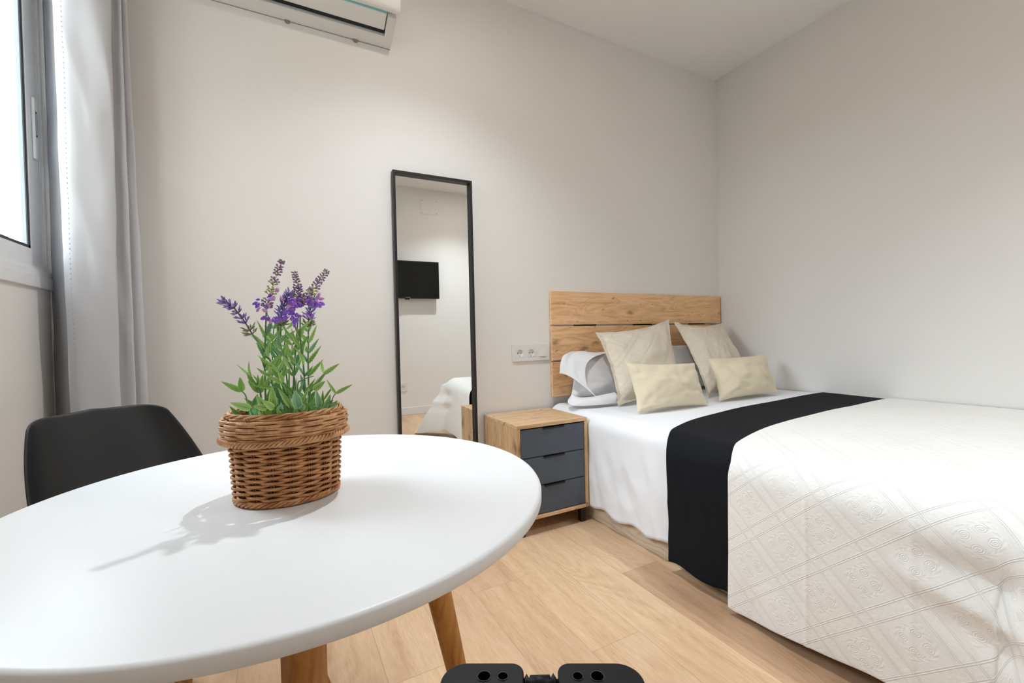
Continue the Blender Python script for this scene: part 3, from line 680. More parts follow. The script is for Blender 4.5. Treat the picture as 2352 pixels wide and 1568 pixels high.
# white sheet: side overhang only
def sheetP(xe, r, zt, y, s_, seed, fold, smax):
    """s_ is arc length measured from the wall side towards the room"""
    S0 = XR-0.012-(xe+r)
    if s_ <= S0:
        x = XR-0.012-s_
        return Vector((x, y, ztopf(x, y, zt)))
    o, dn = hang(s_-S0, r)
    dd = s_-S0
    k = max(0, min(1, (dd-0.05)/0.3))
    w = noise.noise(Vector((y*6.5+dd*1.2, dd*1.1, seed)))*1.0+0.5*noise.noise(Vector((y*15+dd*5, dd*4, seed+4)))
    w += 0.35*(0.5-abs(noise.noise(Vector((y*9+dd*3, dd*5-y*2, seed+2))))*2.2)*k+0.15*noise.noise(Vector((y*30+dd*8, dd*14, seed+6)))
    if seed == 11 and y > 1.84: w = min(w, 0.0)*min(1, (y-1.84)/0.05)+(w*(1-min(1, (y-1.84)/0.05)))
    return Vector((xe+r-o-fold*k*w, y, ztopf(xe+r, y, zt)-dn))
NS, NY = 150, 150
S0 = XR-0.012-1.43-0.07
def shP(i, j):
    y = 0.72+(2.256-0.72)*j/(NY-1)
    smax = 3.05-1.50+0.075+0.435+0.016*noise.noise(Vector((y*7, 0, 2)))+0.006*sin(y*31)
    if y > 1.86: smax = smax
    s_ = smax*(i/(NS-1))
    return sheetP(1.446, 0.075, 0.5725, y, s_, 11, 0.020, smax) 
SHX = 1.444
b = MB(); b.grid(shP, NS, NY)
tag(b.build('bed_sheet', M['sheet'], None, solid=0.003), 'rumpled white bed sheet hanging down the side of the bed', 'sheet')

# black runner, slightly askew
def runner_edges(x):   # y of the headboard-side and foot-side edges at x
    q = max(0, x-1.40)/0.40
    return 1.55-0.245*exp(-q), 1.205-0.193*exp(-q)
def ruP(i, j):
    smax = XR-0.010-1.502+0.10*(pi/2-1)+0.528-0.008*j/49-0.006*sin(j/49*9)
    s_ = smax*i/(NS-1)
    t = j/49
    xe, r = 1.402, 0.10
    S0 = XR-0.010-(xe+r); x = XR-0.010-s_ if s_ < S0 else xe+r-hang(s_-S0, r)[0]
    yl, yr = runner_edges(x)
    yr -= 0.05
    y = yl+(yr-yl)*t
    p = sheetP(xe, r, 0.579, y, s_, 23, 0.011, smax)
    return p
b = MB(); b.grid(ruP, NS, 50)
tag(b.build('bed_runner', M['runner'], None, solid=0.0025), 'black cloth runner draped across the middle of the bed', 'bed runner')

# bedspread with corner drape
XE, RR, YE = 1.383, 0.11, 0.245
def hemdrop(j, NJ=170):
    yy = 1.02-0.78*j/(NJ-1)
    return 0.568-0.067*min(1, max(0, (1.0-yy)/0.45))**0.8+0.004*sin(yy*23)+0.003*sin(yy*41)
S0s = XR-0.008-(XE+RR)              # arc to the shoulder
HL = 0.50+RR*(pi/2-1)
def spP(i, j, NI=210, NJ=170):
    s_ = (S0s+hemdrop(j)+RR*(pi/2-1))*i/(NI-1)
    # arc t measured from runner edge (0) to foot
    d_s = max(0, s_-S0s)
    xx = XR-0.008-s_ if s_ < S0s else XE+RR-hang(d_s, RR)[0]
    ystart = runner_edges(xx)[1]
    T0 = ystart-(YE+RR)
    tt = (T0+HL)*j/(NJ-1)
    d_t = max(0, tt-T0)
    if d_t <= 0:
        y = ystart-tt
        if d_s <= 0:
            p = Vector((xx, y, ztopf(xx, y, 0.5855)))
            n = Vector((0, 0, 1))
        else:
            g = max(0, min(1, (0.62-y)/0.33))          # the cloth falls away from the mattress towards the foot
            g = g*g*(3-2*g)
            o, dn = hang(d_s, RR)
            ff = max(0, (d_s-0.10)/0.45)
            fl = g*(0.02*ff+0.0*ff)
            # soft grooves below the shoulder
            zc = dn
            fl += g*(-0.030*exp(-((zc-0.14-0.10*(0.6-y))/0.035)**2)+0.016*exp(-((zc-0.20-0.15*(0.6-y))/0.025)**2)-0.016*exp(-((zc-0.255-0.18*(0.6-y))/0.035)**2))
            wv = 0.004*noise.noise(Vector((y*4, d_s*3, 5)))+0.0025*noise.noise(Vector((y*11+d_s*4, d_s*7, 8)))
            hemw = 0.010*max(0, (d_s-0.42)/0.12)*noise.noise(Vector((y*5.5, 1.2, 3)))
            slope = 0.018*max(0, (dn-0.1))/0.45*(1-g)
            p = Vector((XE+RR-o-fl-wv-hemw-slope*0.3, y, ztopf(XE+RR, y, 0.5855)-dn-0.0+0.0))
    else:
        if d_s <= 0:
            o, dn = hang(d_t, RR)
            p = Vector((xx, YE+RR-o-0.012*noise.noise(Vector((xx*4, d_t*2, 5)))*max(0, d_t-0.1)*3, ztopf(xx, YE+RR, 0.5855)-dn))
        else:
            d = hypot(d_s, d_t); th_ = atan2(d_t, d_s)
            o, dn = hang(d, RR)
            s2 = sin(2*th_)
            fl = 0.33*s2**3*max(0, d-0.08)/0.62
            over = max(0, dn-0.06)
            dn2 = sqrt(max(0, over*over-fl*fl)) if over > fl else over*0.2
            dn = min(dn, 0.06)+dn2
            dn = min(dn, 0.572)
            g = 1.0; zc = dn
            fls = (-0.030*exp(-((zc-0.14-0.10*(0.3))/0.035)**2)+0.016*exp(-((zc-0.20-0.15*(0.3))/0.025)**2)-0.016*exp(-((zc-0.255-0.18*(0.3))/0.035)**2))*cos(th_)**2
            rr_ = o+fl+fls+0.02*max(0, (d-0.1)/0.45)*cos(th_)**2
            p = Vector((XE+RR-cos(th_)*rr_, YE+RR-sin(th_)*rr_, ztopf(XE+RR, YE+RR, 0.5855)-dn))
            return p
    # pressed fold creases running across the bed
    for yc in (0.752, 0.503):
        e = 0.0035*exp(-((p.y-yc)/0.0045)**2)
        if d_t <= 0:
            if d_s > RR*1.2: p.x -= e
            elif d_s <= 0: p.z += e*0.4
    return p
def spUV(i, j, NI=210, NJ=170):
    s_ = (S0s+hemdrop(j)+RR*(pi/2-1))*i/(NI-1)
    d_s = max(0, s_-S0s); xx = XR-0.008-s_ if s_ < S0s else XE+RR-hang(d_s, RR)[0]
    ystart = runner_edges(xx)[1]; T0 = ystart-(YE+RR); tt = (T0+HL)*j/(NJ-1)
    return (ystart-tt+0.0, (S0s+HL)-s_+0.072-0.0)
b = MB(); b.grid(spP, 210, 170, uv=spUV)
sp_o = b.build('bedspread', M['spread'], None, solid=0.0035, subsurf=1)
tag(sp_o, 'ivory embossed bedspread covering the foot half of the bed', 'bedspread')
def hemstrip(name):
    pass

# ------------------------------------------------------------------ pillows and cushions
def pillow(mb, BL, BR, TR, TL, thick, n=34, flange=0.0, pinch=0.10, seed=0, wr=0.006, uvs=(0.6, 0.6), bulge_pow=0.55, sag=0.0, mat=0, back=1.0, crease=None):
    BL, BR, TR, TL = map(Vector, (BL, BR, TR, TL))
    nrm = ((BR-BL).cross(TL-BL)).normalized()
    def surf(side):
        thick_ = thick if side > 0 else thick*back
        def P(i, j):
            s_ = i/(n-1); t = j/(n-1)
            # denser at the border
            s_ = 0.5-0.5*cos(pi*s_); t = 0.5-0.5*cos(pi*t)
            # edges bow inwards
            a = 2*s_-1; c = 2*t-1
            s2 = 0.5+0.5*a*(1-pinch*(1-c*c)); t2 = 0.5+0.5*c*(1-pinch*(1-a*a))
            p = (BL*(1-s2)+BR*s2)*(1-t2)+(TL*(1-s2)+TR*s2)*t2
            fa, fc = a, c
            if flange:
                fa = a/(1-flange); fc = c/(1-flange)
            h = 0.0
            if abs(fa) < 1 and abs(fc) < 1:
                h = ((1-fa*fa)*(1-fc*fc))**bulge_pow
            w = wr*(noise.noise(Vector((a*2.2+seed, c*2.2, seed*1.7)))+0.6*noise.noise(Vector((a*6+seed, c*5, seed*2.1))))
            if side > 0 and crease is not None:
                w += 0.008*exp(-((a-crease-0.10*c*c+0.05*c)/0.022)**2)*(1-c**4)
                w -= 0.004*exp(-((a-crease-0.10*c*c+0.05*c-0.06)/0.05)**2)*(1-c**4)
            if flange and h > 0: w -= 0.003*exp(-h*14)
            cr_ = max(abs(a), abs(c))
            w += wr*0.55*noise.noise(Vector((a*14+seed, c*3.0, seed)))*abs(a)**2*(1-abs(c)**6)+wr*0.5*noise.noise(Vector((a*3, c*13, seed+5)))*abs(c)**3
            edgew = 0.35+0.65*min(1, h*2)
            p = p+nrm*side*(thick_*h+0.0012)+nrm*w*edgew
            if flange and h <= 0: p = p+nrm*0.008*noise.noise(Vector((a*5+seed, c*5, 2)))
            p.z -= sag*h*(1-c)*0.5
            return p
        return P
    def uv(i, j):
        s_ = 0.5-0.5*cos(pi*i/(n-1)); t = 0.5-0.5*cos(pi*j/(n-1))
        return (s_*uvs[0]+seed*0.013, t*uvs[1])
    mb.grid(surf(1), n, n, uv=uv, mat=mat); 
    P = surf(-1); mb.grid(lambda i, j: P(n-1-i, j), n, n, uv=uv, mat=mat)
def place_pillow(name, label, cat, mat, corners, thick, group=None, **k):
    b = MB(); pillow(b, *corners, thick, **k)
    o = b.build(name, M[mat], None, subsurf=1)
    # weld the two faces at the seam
    bm = bmesh.new(); bm.from_mesh(o.data); bmesh.ops.remove_doubles(bm, verts=[v for v in bm.verts if v.is_boundary], dist=0.004); bm.to_mesh(o.data); bm.free()
    tag(o, label, cat, group); return o
ZP = 0.583
wp = thing('pillow', (1.85, 2.15, ZP), 'plump white pillow leaning on the headboard behind the left sham', 'pillow')
b = MB(); pillow(b, at(1312, 922, y=2.115)+Vector((0, 0, 0.02)), (2.18, 2.125, ZP+0.03), (2.18, 2.225, 0.885), at(1318, 812, y=2.225), 0.045, seed=3, wr=0.009, pinch=0.03, bulge_pow=0.45)
o = b.build('pillow_body', M['pillow_white'], wp, subsurf=1)
# loose open end of the pillowcase
Pf = [at(1318, 812, y=2.215), at(1300, 815, y=2.20), at(1289, 822, y=2.185), at(1285, 842, y=2.18), at(1288, 860, y=2.18)]
Pg = [at(1345, 812, y=2.19), at(1338, 825, y=2.13), at(1330, 850, y=2.10), at(1335, 880, y=2.08), at(1350, 915, y=2.03)]
def flap(i, j):
    t = i/23; q = j/23
    A_ = crom([at(1352, 806, y=2.235), at(1318, 807, y=2.215), at(1296, 814, y=2.19), at(1288, 830, y=2.165), at(1285, 858, y=2.15)], t)
    B_ = crom([at(1392, 811, y=2.19), at(1360, 822, y=2.135), at(1345, 848, y=2.105), at(1350, 885, y=2.06), at(1378, 918, y=2.00)], t)
    C_ = crom([at(1330, 806, y=2.235), at(1305, 812, y=2.21), at(1300, 834, y=2.14), at(1302, 845, y=2.13), at(1304, 852, y=2.12)], t)
    return (A_*(1-q)*(1-q)+C_*2*q*(1-q)+B_*q*q)+Vector((0, 0.006*noise.noise(Vector((t*4, q*4, 1))), 0.004*noise.noise(Vector((t*5, q*3, 4)))))
b = MB(); b.grid(flap, 24, 24); b.build('pillowcase_flap', M['pillow_white'], wp, solid=0.0025, subsurf=1)
def flap2(i, j):
    t = i/23; q = j/15
    A_ = crom([at(1304, 918, y=2.12), at(1305, 926, y=2.08), at(1322, 932, y=2.03), at(1370, 930, y=1.99), at(1415, 925, y=1.97)], t)
    B_ = crom([at(1312, 900, y=2.14), at(1325, 910, y=2.10), at(1340, 912, y=2.07), at(1372, 908, y=2.05), at(1412, 900, y=2.03)], t)
    p = A_*(1-q)+B_*q+Vector((0, -0.02*sin(pi*q), 0.012*sin(pi*q)))
    p.z = max(p.z, ZP+0.001); return p
b = MB(); b.grid(flap2, 24, 16); b.build('pillowcase_hem', M['pillow_white'], wp, solid=0.0025, subsurf=1)
place_pillow('pillow', 'white pillow mostly hidden behind the right-hand sham', 'pillow', 'pillow_white',
    [(2.27, 2.13, ZP+0.02), (2.98, 2.13, ZP+0.02), (2.98, 2.228, 0.90), (2.30, 2.228, 0.905)], 0.036, seed=5, wr=0.008, pinch=0.03)
shamL = [at(1420, 932, z=ZP), (2.27, 1.93, ZP), at(1537, 733, y=2.185), at(1366, 763, y=2.13)]
place_pillow('pillow_sham', 'large beige embossed square pillow with a flange, left of the two', 'cushion', 'sham', shamL, 0.074, 'embossed square shams', flange=0.11, seed=1, wr=0.012, uvs=(0.68, 0.6), pinch=0.12, back=0.2, bulge_pow=0.42, n=46)
shamR = [at(1628, 914, z=ZP), (2.93, 1.92, ZP+0.01), at(1660, 741, y=2.195), at(1548, 740, y=2.20)]
place_pillow('pillow_sham', 'large beige embossed square pillow slumped nearer the right wall', 'cushion', 'sham', shamR, 0.090, 'embossed square shams', flange=0.08, seed=2, wr=0.016, uvs=(0.68, 0.6), pinch=0.12, back=0.2, bulge_pow=0.42, n=46)
cuL = [at(1463, 948, z=ZP), at(1627, 930, z=ZP), at(1595, 833, y=1.775), at(1434, 833, y=1.82)]
place_pillow('cushion', 'small pale gold rectangular cushion with a centre crease, left one', 'cushion', 'cushion', cuL, 0.075, 'small gold cushions', seed=8, wr=0.013, pinch=0.10, back=0.6, crease=0.18, uvs=(0.5, 0.3), bulge_pow=0.5)
cuR = [at(1652, 921, z=ZP+0.006), at(1788, 903, z=ZP+0.014), at(1756, 813, y=1.81), at(1624, 824, y=1.83)]
place_pillow('cushion', 'small pale gold rectangular cushion, the one nearest the right wall', 'cushion', 'cushion', cuR, 0.078, 'small gold cushions', seed=9, wr=0.013, pinch=0.10, back=0.6, uvs=(0.5, 0.3), bulge_pow=0.5)

# ------------------------------------------------------------------ round table
TC = Vector((0.025, 0.818, 0)); TR_ = 0.404; TZ = 0.752
tab = thing('round_table', (TC.x, TC.y, 0), 'round white table on splayed wooden legs in the foreground', 'table')
prof = [(0.0, TZ), (TR_-0.006, TZ), (TR_-0.0018, TZ-0.0012), (TR_, TZ-0.004), (TR_, TZ-0.016), (TR_-0.002, TZ-0.0185), (TR_-0.012, TZ-0.0235), (0.0, TZ-0.0235)]
AA, BB, PH = 1.0, 1.0, 0.0
b = MB(); N = 180
vs = []; fs = []
vs.append((TC.x, TC.y, TZ)); vs.append((TC.x, TC.y, TZ-0.0235))
ringp = prof[1:-1]
for k in range(N):
    a = 2*pi*k/N
    for r, z in ringp: vs.append((TC.x+r*cos(a)*AA, TC.y+r*sin(a)*BB, z))
m_ = len(ringp)
for k in range(N):
    k2 = (k+1) % N; o1, o2 = 2+k*m_, 2+k2*m_
    fs.append((0, o1, o2)); fs.append((1, o2+m_-1, o1+m_-1))
    for q in range(m_-1): fs.append((o1+q, o1+q+1, o2+q+1, o2+q))
b.add(vs, fs); o = b.build('tabletop', M['mdf_white'], tab)
md = o.modifiers.new('es', 'EDGE_SPLIT'); md.split_angle = 0.9
b = MB(); b.box((TC.x-0.17, TC.y-0.035, TZ-0.055), (TC.x+0.17, TC.y+0.035, TZ-0.0236)); b.box((TC.x-0.035, TC.y-0.17, TZ-0.055), (TC.x+0.035, TC.y+0.17, TZ-0.0237)); b.build('cross_frame', M['table_leg'], tab, bevel=0.003)
for an in (-92, 2, 88, 178):
    a = math.radians(an+ (3 if an == 2 else 0)); d = Vector((cos(a), sin(a), 0))
    top = TC+d*0.195+Vector((0, 0, TZ-0.0238)); foot = TC+d*0.345
    pts = [foot, foot.lerp(top, 0.35), foot.lerp(top, 0.7), top]
    b = MB(); b.tube(pts, [0.0135, 0.019, 0.0245, 0.0275], 28, 0, True, up=Vector((0.1, 1, 0)))
    b.build('leg', M['table_leg'], tab)

# ------------------------------------------------------------------ chair
CH = Vector((-0.2042, 1.3565, 0))
facing = Vector((cos(-0.7742), sin(-0.7742), 0))
side = Vector((-facing.y, facing.x, 0))    # chair's right-hand when looking along -facing
ch = thing('dining_chair', (CH.x, CH.y, 0), 'black moulded plastic chair pushed up behind the white table', 'chair')
def chp(a, fwd, z):   # a lateral (+ towards +x side), fwd towards table
    return CH+side*a+facing*fwd+Vector((0, 0, z))
def shellP(i, j):
    NI, NJ = 41, 61
    a = 2*i/(NI-1)-1; t = j/(NJ-1)
    # centre spine: seat front -> seat back -> up the back
    if t < 0.42:
        q = t/0.42; f = 0.21-0.38*q; z = 0.445+0.025*(1-q)**4*-1+0.0-0.022*sin(pi*q); hw = 0.19+0.035*sin(pi*min(1, q*1.1)*0.5)
        wing = 0.035*abs(a)**2.6+0.07*abs(a)**3*q; wf = 0.0
    elif t < 0.56:
        q = (t-0.42)/0.14; an = q*1.35; f = -0.17-0.073*sin(an)/sin(1.35); z = 0.445+0.067*(1-cos(an))/(1-cos(1.35)); hw = 0.225-0.0047*q
        wing = (0.105+0.03*q)*abs(a)**3*(1-q); wf = 0.0963*q*abs(a)**4
    else:
        q = (t-0.56)/0.44; f = -0.243-0.1204*q; z = 0.512+0.3098*q
        hw = 0.2203-0.0479*q**1.5; wing = 0.0; wf = 0.0963*(1-0.35*q)*abs(a)**4
        e = max(0, (q-0.368)/0.632)
        z += -0.0212*e*abs(a)**8-0.0046*e*(sin(pi*abs(a))-0.5)
        hw *= 1-0.06*e**3
    lat = a*hw
    return chp(lat, f+wf, z+wing)
b = MB(); b.grid(shellP, 41, 61)
b.build('shell', M['black_plastic'], ch, solid=0.007, subsurf=1)
b = MB()
def cuP(i, j):
    a = 2*i/24-1; q = j/24; f = 0.185-0.33*q
    return chp(a*0.178*(1-0.06*(2*q-1)**4), f, 0.452+0.026*((1-a**4)*(1-(2*q-1)**4))**0.5+0.02*abs(a)**3*q)
b.grid(cuP, 25, 25); b.build('seat_pad', M['black_plastic'], ch, solid=0.01)
b = MB(); c0 = chp(0, 0.0, 0.40)
b.tube([chp(-0.11, 0.12, 0.405), chp(0.11, -0.12, 0.405)], 0.012, 12); b.tube([chp(0.11, 0.12, 0.405), chp(-0.11, -0.12, 0.405)], 0.012, 12); b.tube([chp(0, 0, 0.40), chp(0, 0, 0.428)], 0.06, 20)
b.build('under_frame', M['black_metal'], ch)
for sa in (-1, 1):
    for sf in (-1, 1):
        b = MB(); b.tube([chp(sa*0.215, sf*0.215, 0), chp(sa*0.115, sf*0.125, 0.41)], [0.011, 0.018], 18, up=Vector((0.1, 1, 0))); b.build('leg', M['table_leg'], ch)

# ------------------------------------------------------------------ potted lavender in wicker basket
BC = Vector((0.008, 0.800, TZ))
pl = thing('potted_lavender', BC, 'artificial lavender with violet spikes in an oval brown wicker basket', 'potted plant')
QA = math.radians(-8)
def oval(th_, ra, rb):
    x, y = ra*cos(th_), rb*sin(th_); return Vector((x*cos(QA)-y*sin(QA), x*sin(QA)+y*cos(QA), 0))
NSTK = 18
def rad_at(h):    # h height above table
    t = h/0.098
    return 0.073+0.0045*min(1, t), 0.064+0.004*min(1, t)
b = MB(); rows = 22; NT = 216
for k in range(rows):
    h = 0.009+k*0.00415; ra, rb = rad_at(h)
    pts = []
    for i in range(NT):
        th_ = 2*pi*i/NT
        off_ = 0.0034*cos(NSTK*th_/2+pi*(k % 2))
        wob = 0.0007*noise.noise(Vector((cos(th_)*3, sin(th_)*3, k*1.7)))
        p = oval(th_, ra+off_+wob, rb+off_+wob); p.z = h+0.0009*noise.noise(Vector((cos(th_)*4, sin(th_)*4, k*3.1))); pts.append(BC+p)
    b.tube(pts, 0.0023, 7, 0, closed=True)

b.build('basket_body', M['wicker'], pl)
b = MB()
for i in range(NSTK):
    th_ = 2*pi*i/NSTK
    for dth in (-0.024, 0.024):
        pts = []
        for h in (0.004, 0.05, 0.10, 0.135):
            ra, rb = rad_at(h)
            if h > 0.12: ra += 0.008; rb += 0.008
            p = oval(th_+dth, ra, rb); p.z = h; pts.append(BC+p)
        b.tube(pts, 0.0013, 5)
b.build('stakes', M['wicker_stake'], pl)
# rim: wider collar, five rows
def rimr(k): return 0.0865+0.0025*sin(pi*k/5), 0.078+0.0025*sin(pi*k/5)
b = MB()
for k in range(8):
    h = 0.1035+k*0.0042; ra, rb = rimr(k*5/7); pts = []
    if k == 7: ra -= 0.005; rb -= 0.005
    for i in range(NT):
        th_ = 2*pi*i/NT
        off_ = 0.0030*cos(NSTK*th_/2+pi*(k % 2))
        p = oval(th_, ra+off_, rb+off_); p.z = h+0.0012*noise.noise(Vector((cos(th_)*3, sin(th_)*3, k*2.3+9))); pts.append(BC+p)
    b.tube(pts, 0.0023, 6, 0, closed=True)
    pts = []
    for i in range(NT):
        th_ = 2*pi*i/NT; off_ = -0.0028*cos(NSTK*th_/2+pi*(k % 2))-0.0012
        p = oval(th_, ra+off_, rb+off_); p.z = h+0.0008; pts.append(BC+p)
    b.tube(pts, 0.0022, 5, 0, closed=True)
b.build('basket_rim', M['wicker_rim'], pl)
def braid(nm, ra, rb, h, R, r, turns, strands, mat, n=540, squash=1.0):
    b = MB()
    for s_ in range(strands):
        pts = []
        for i in range(n):
            th_ = 2*pi*i/n; ph = turns*th_+2*pi*s_/strands
            p = oval(th_, ra+R*cos(ph), rb+R*cos(ph)); p.z = h+R*squash*sin(ph); pts.append(BC+p)
        b.tube(pts, r, 5, 0, closed=True)
    return b.build(nm, M[mat], pl)
braid('rim_braid', 0.0905, 0.082, 0.0985, 0.0032, 0.0021, 22, 4, 'wicker_rim')
braid('top_braid', 0.0805, 0.072, 0.1365, 0.0026, 0.0020, 9, 3, 'wicker_rim', squash=0.9)
braid('foot_braid', 0.0735, 0.0645, 0.0056, 0.0030, 0.0023, 12, 4, 'wicker')
b = MB(); N = 48
vs = [(BC.x, BC.y, BC.z+0.118)]+[tuple(BC+oval(2*pi*k/N, 0.070, 0.062)+Vector((0, 0, 0.116+0.003*noise.noise(Vector((k*0.7, 0, 0)))))) for k in range(N)]+[tuple(BC+oval(2*pi*k/N, 0.068, 0.060)+Vector((0, 0, 0.004))) for k in range(N)]
b.add(vs, [(0, 1+k, 1+(k+1) % N) for k in range(N)]+[(1+k, 1+N+k, 1+N+(k+1) % N, 1+(k+1) % N) for k in range(N)]+[tuple(range(2*N, N, -1))])
b.build('foam_filling', M['foam'], pl)

def leaf(mb, base, tip, width, curl=0.15, serr=0.0, mat=0, up=None, roll=0.0, n=12):
    base, tip = Vector(base), Vector(tip); d = tip-base; L = d.length; dn = d.normalized()
    view = (Vector((0, 0, 1))-base).normalized()
    sd = dn.cross(view if up is None else up); sd = sd.normalized() if sd.length > 1e-4 else dn.orthogonal().normalized()
    sd = Quaternion(dn, roll) @ sd
    nn = sd.cross(dn).normalized(); vs = []; uv = []; fs = []
    for i in range(n+1):
        t = i/n; w = width*0.5*(sin(pi*t**0.62)**0.8 if 0 < t < 1 else 0.02)+width*0.04*(1-t)
        if serr and 0 < i < n: w *= 1+serr*(1 if i % 2 else -1)
        c = base+d*t+nn*(-curl*L*sin(pi*t))+Vector((0, 0, 0))
        for q in (-1, -0.5, 0, 0.5, 1):
            vs.append(c+sd*w*q+nn*(abs(q)*w*0.45)); uv.append(((q+1)/2, t))
    for i in range(n):
        for q in range(4): fs.append((i*5+q, i*5+q+1, (i+1)*5+q+1, (i+1)*5+q))
    mb.add(vs, fs, mat, uv)
rnd = random.Random(5)
def curve(P, n=24): return [crom(P, i/(n-1)) for i in range(n)]
CR = lambda u, v: (500+u/4.356, 590+v/4.356)          # coordinates of the enlarged view to image
def q3(u, v, y): 
    a_, b_ = CR(u, v); return at(a_, b_, y=y)
def stem_part(path, ys, r0, r1, leaves, mat='stem', upmat=None, upfrac=1.0):
    """path in enlarged-view coordinates from base to top"""
    P = [q3(u, v, y) for (u, v), y in zip(path, ys)]
    P[0].z = min(P[0].z, BC.z+0.112)
    pts = curve(P, 28)
    b = MB(); ms = b.mat(M[mat]); mlf = b.mat(M['leaf']); mlb = b.mat(M['leaf_blue'])
    N = len(pts); rr = [r0+(r1-r0)*i/(N-1) for i in range(N)]
    b.tube(pts, rr, 6, ms)
    for (t, ang, L, w, side_, elev) in leaves:
        i = int(t*(N-1)); base = pts[i]; tang = (pts[min(i+1, N-1)]-pts[max(0, i-1)]).normalized()
        out = (AX_s*side_*cos(ang)+Vector((0, 1, 0))*sin(ang))
        dirv = (out*cos(elev)+tang*sin(elev)).normalized()
        leaf(b, base, base+dirv*L, w, curl=rnd.uniform(-0.16, 0.10), serr=0.16, mat=mlf if rnd.random() < 0.72 else mlb, roll=rnd.uniform(-0.9, 0.9), n=14)
    return b, pts
AX_s = Vector((0.93, -0.3, 0)).normalized()
def auto_leaves(n, t0, t1, L0=0.036):
    out = []
    for k in range(n):
        t = t0+(t1-t0)*k/max(1, n-1)
        for s_ in (-1, 1):
            if rnd.random() < 0.88:
                out.append((t, rnd.uniform(-1.0, 1.0), L0*rnd.uniform(0.75, 1.15)*(1-0.15*t), rnd.uniform(0.0052, 0.0078), s_, rnd.uniform(0.75, 1.25)))
    return out
def whorl_spike(b, pts, L_bud=0.0115, rb_=0.00115, nw=9, per=8, base_green=2):
    mv, md, mo, ms = b.mat(M['violet']), b.mat(M['violet_dark']), b.mat(M['olive']), b.mat(M['stem_mauve'])
    b.tube(pts, 0.0010, 5, ms)
    N = len(pts)
    for k in range(nw):
        t = k/(nw-1); i = int(t*(N-1)); c = pts[i]; tg = (pts[min(i+1, N-1)]-pts[max(i-1, 0)]).normalized()
        a = tg.orthogonal().normalized()
        cnt = per if k < nw-1 else per-2
        for q in range(cnt):
            an = 2*pi*q/cnt+k*0.6+rnd.uniform(-0.25, 0.25)
            rd = Quaternion(tg, an) @ a
            el = rnd.uniform(0.35, 0.85) + 0.4*t
            dv = rd*cos(el)+tg*sin(el)
            mt = mo if k < base_green else (mv if rnd.random() < 0.6 else md)
            s0 = c+rd*0.0012
            LL = L_bud*rnd.uniform(0.8, 1.15)*(1.0-0.25*t)
            b.tube([s0, s0+dv*LL*0.35], 0.0005, 4, ms)
            b.ell(s0+dv*LL*0.3, dv, LL*0.8, rb_, 5, 4, mt)
            if rnd.random() < 0.5:
                rd2 = Quaternion(tg, an+0.25) @ a; dv2 = rd2*cos(el-0.3)+tg*sin(el-0.3); b.ell(s0, dv2, LL*0.9, rb_*0.9, 5, 4, mt)
def bead_spike(b, pts, scheme, r_bead=0.0017, nw=16, spread=0.0085, tmax=1.0):
    ms = b.mat(M['stem_mauve']); N = len(pts); b.tube(pts, [0.0010-0.0006*q/(N-1) for q in range(N)], 5, b.mat(M['lime']) if 'lime' in scheme else ms)
    for k in range(nw):
        t = k/(nw-1); i = int(t*tmax*(N-1)); c = pts[i]; tg = (pts[min(i+1, N-1)]-pts[max(i-1, 0)]).normalized(); a = tg.orthogonal().normalized()
        mt = b.mat(M[scheme[min(len(scheme)-1, int(t*len(scheme)))]])
        sp__ = spread*(1.15-0.65*t)
        for q in range(5):
            an = 2*pi*q/5+k*0.7+rnd.uniform(-0.2, 0.2); rd = Quaternion(tg, an) @ a; dv = (rd*0.85+tg*0.5).normalized()
            e = c+dv*sp__*rnd.uniform(0.75, 1.1); b.tube([c, e], 0.00045, 4, ms)
            rr = r_bead*(1.15-0.35*t)*rnd.uniform(0.85, 1.15)
            b.ell(e-dv*rr, dv, rr*2.3, rr, 6, 5, mt)
def petals(b, c, n, R, size, pink=0.2, squash=0.8):
    mp, mk = b.mat(M['petal']), b.mat(M['petal_pink'])
    for k in range(n):
        d = Vector((rnd.uniform(-1, 1), rnd.uniform(-0.9, 0.7), rnd.uniform(-0.9, 0.8))); d.normalize()
        cc = Vector(c)+Vector((d.x*R, d.y*R*0.7, d.z*R*squash))
        b.ell(cc, d+Vector((0, 0, -0.25)), size*rnd.uniform(0.65, 1.05), size*rnd.uniform(0.20, 0.30), 8, 6, mk if rnd.random() < pink else mp)

def make_stem(path, ys, leaves, top=None, topys=None, kind=None, r0=0.0016, r1=0.0012, **k):
    b, pts = stem_part(path, ys, r0, r1, leaves)
    so = b.build('stem', M['stem'], pl)
    if top:
        tp = curve([q3(u, v, y) for (u, v), y in zip(top, topys)], 30)
        fb = MB()
        if kind == 'whorl': whorl_spike(fb, tp, **k)
        elif kind == 'bead': bead_spike(fb, tp, **k)
        for (pc, n, R, sz, pk) in PET:
            petals(fb, q3(*pc), n, R, sz, pk)
        fb.build('flower_spike', M['violet'], so)
    return so
PET = []
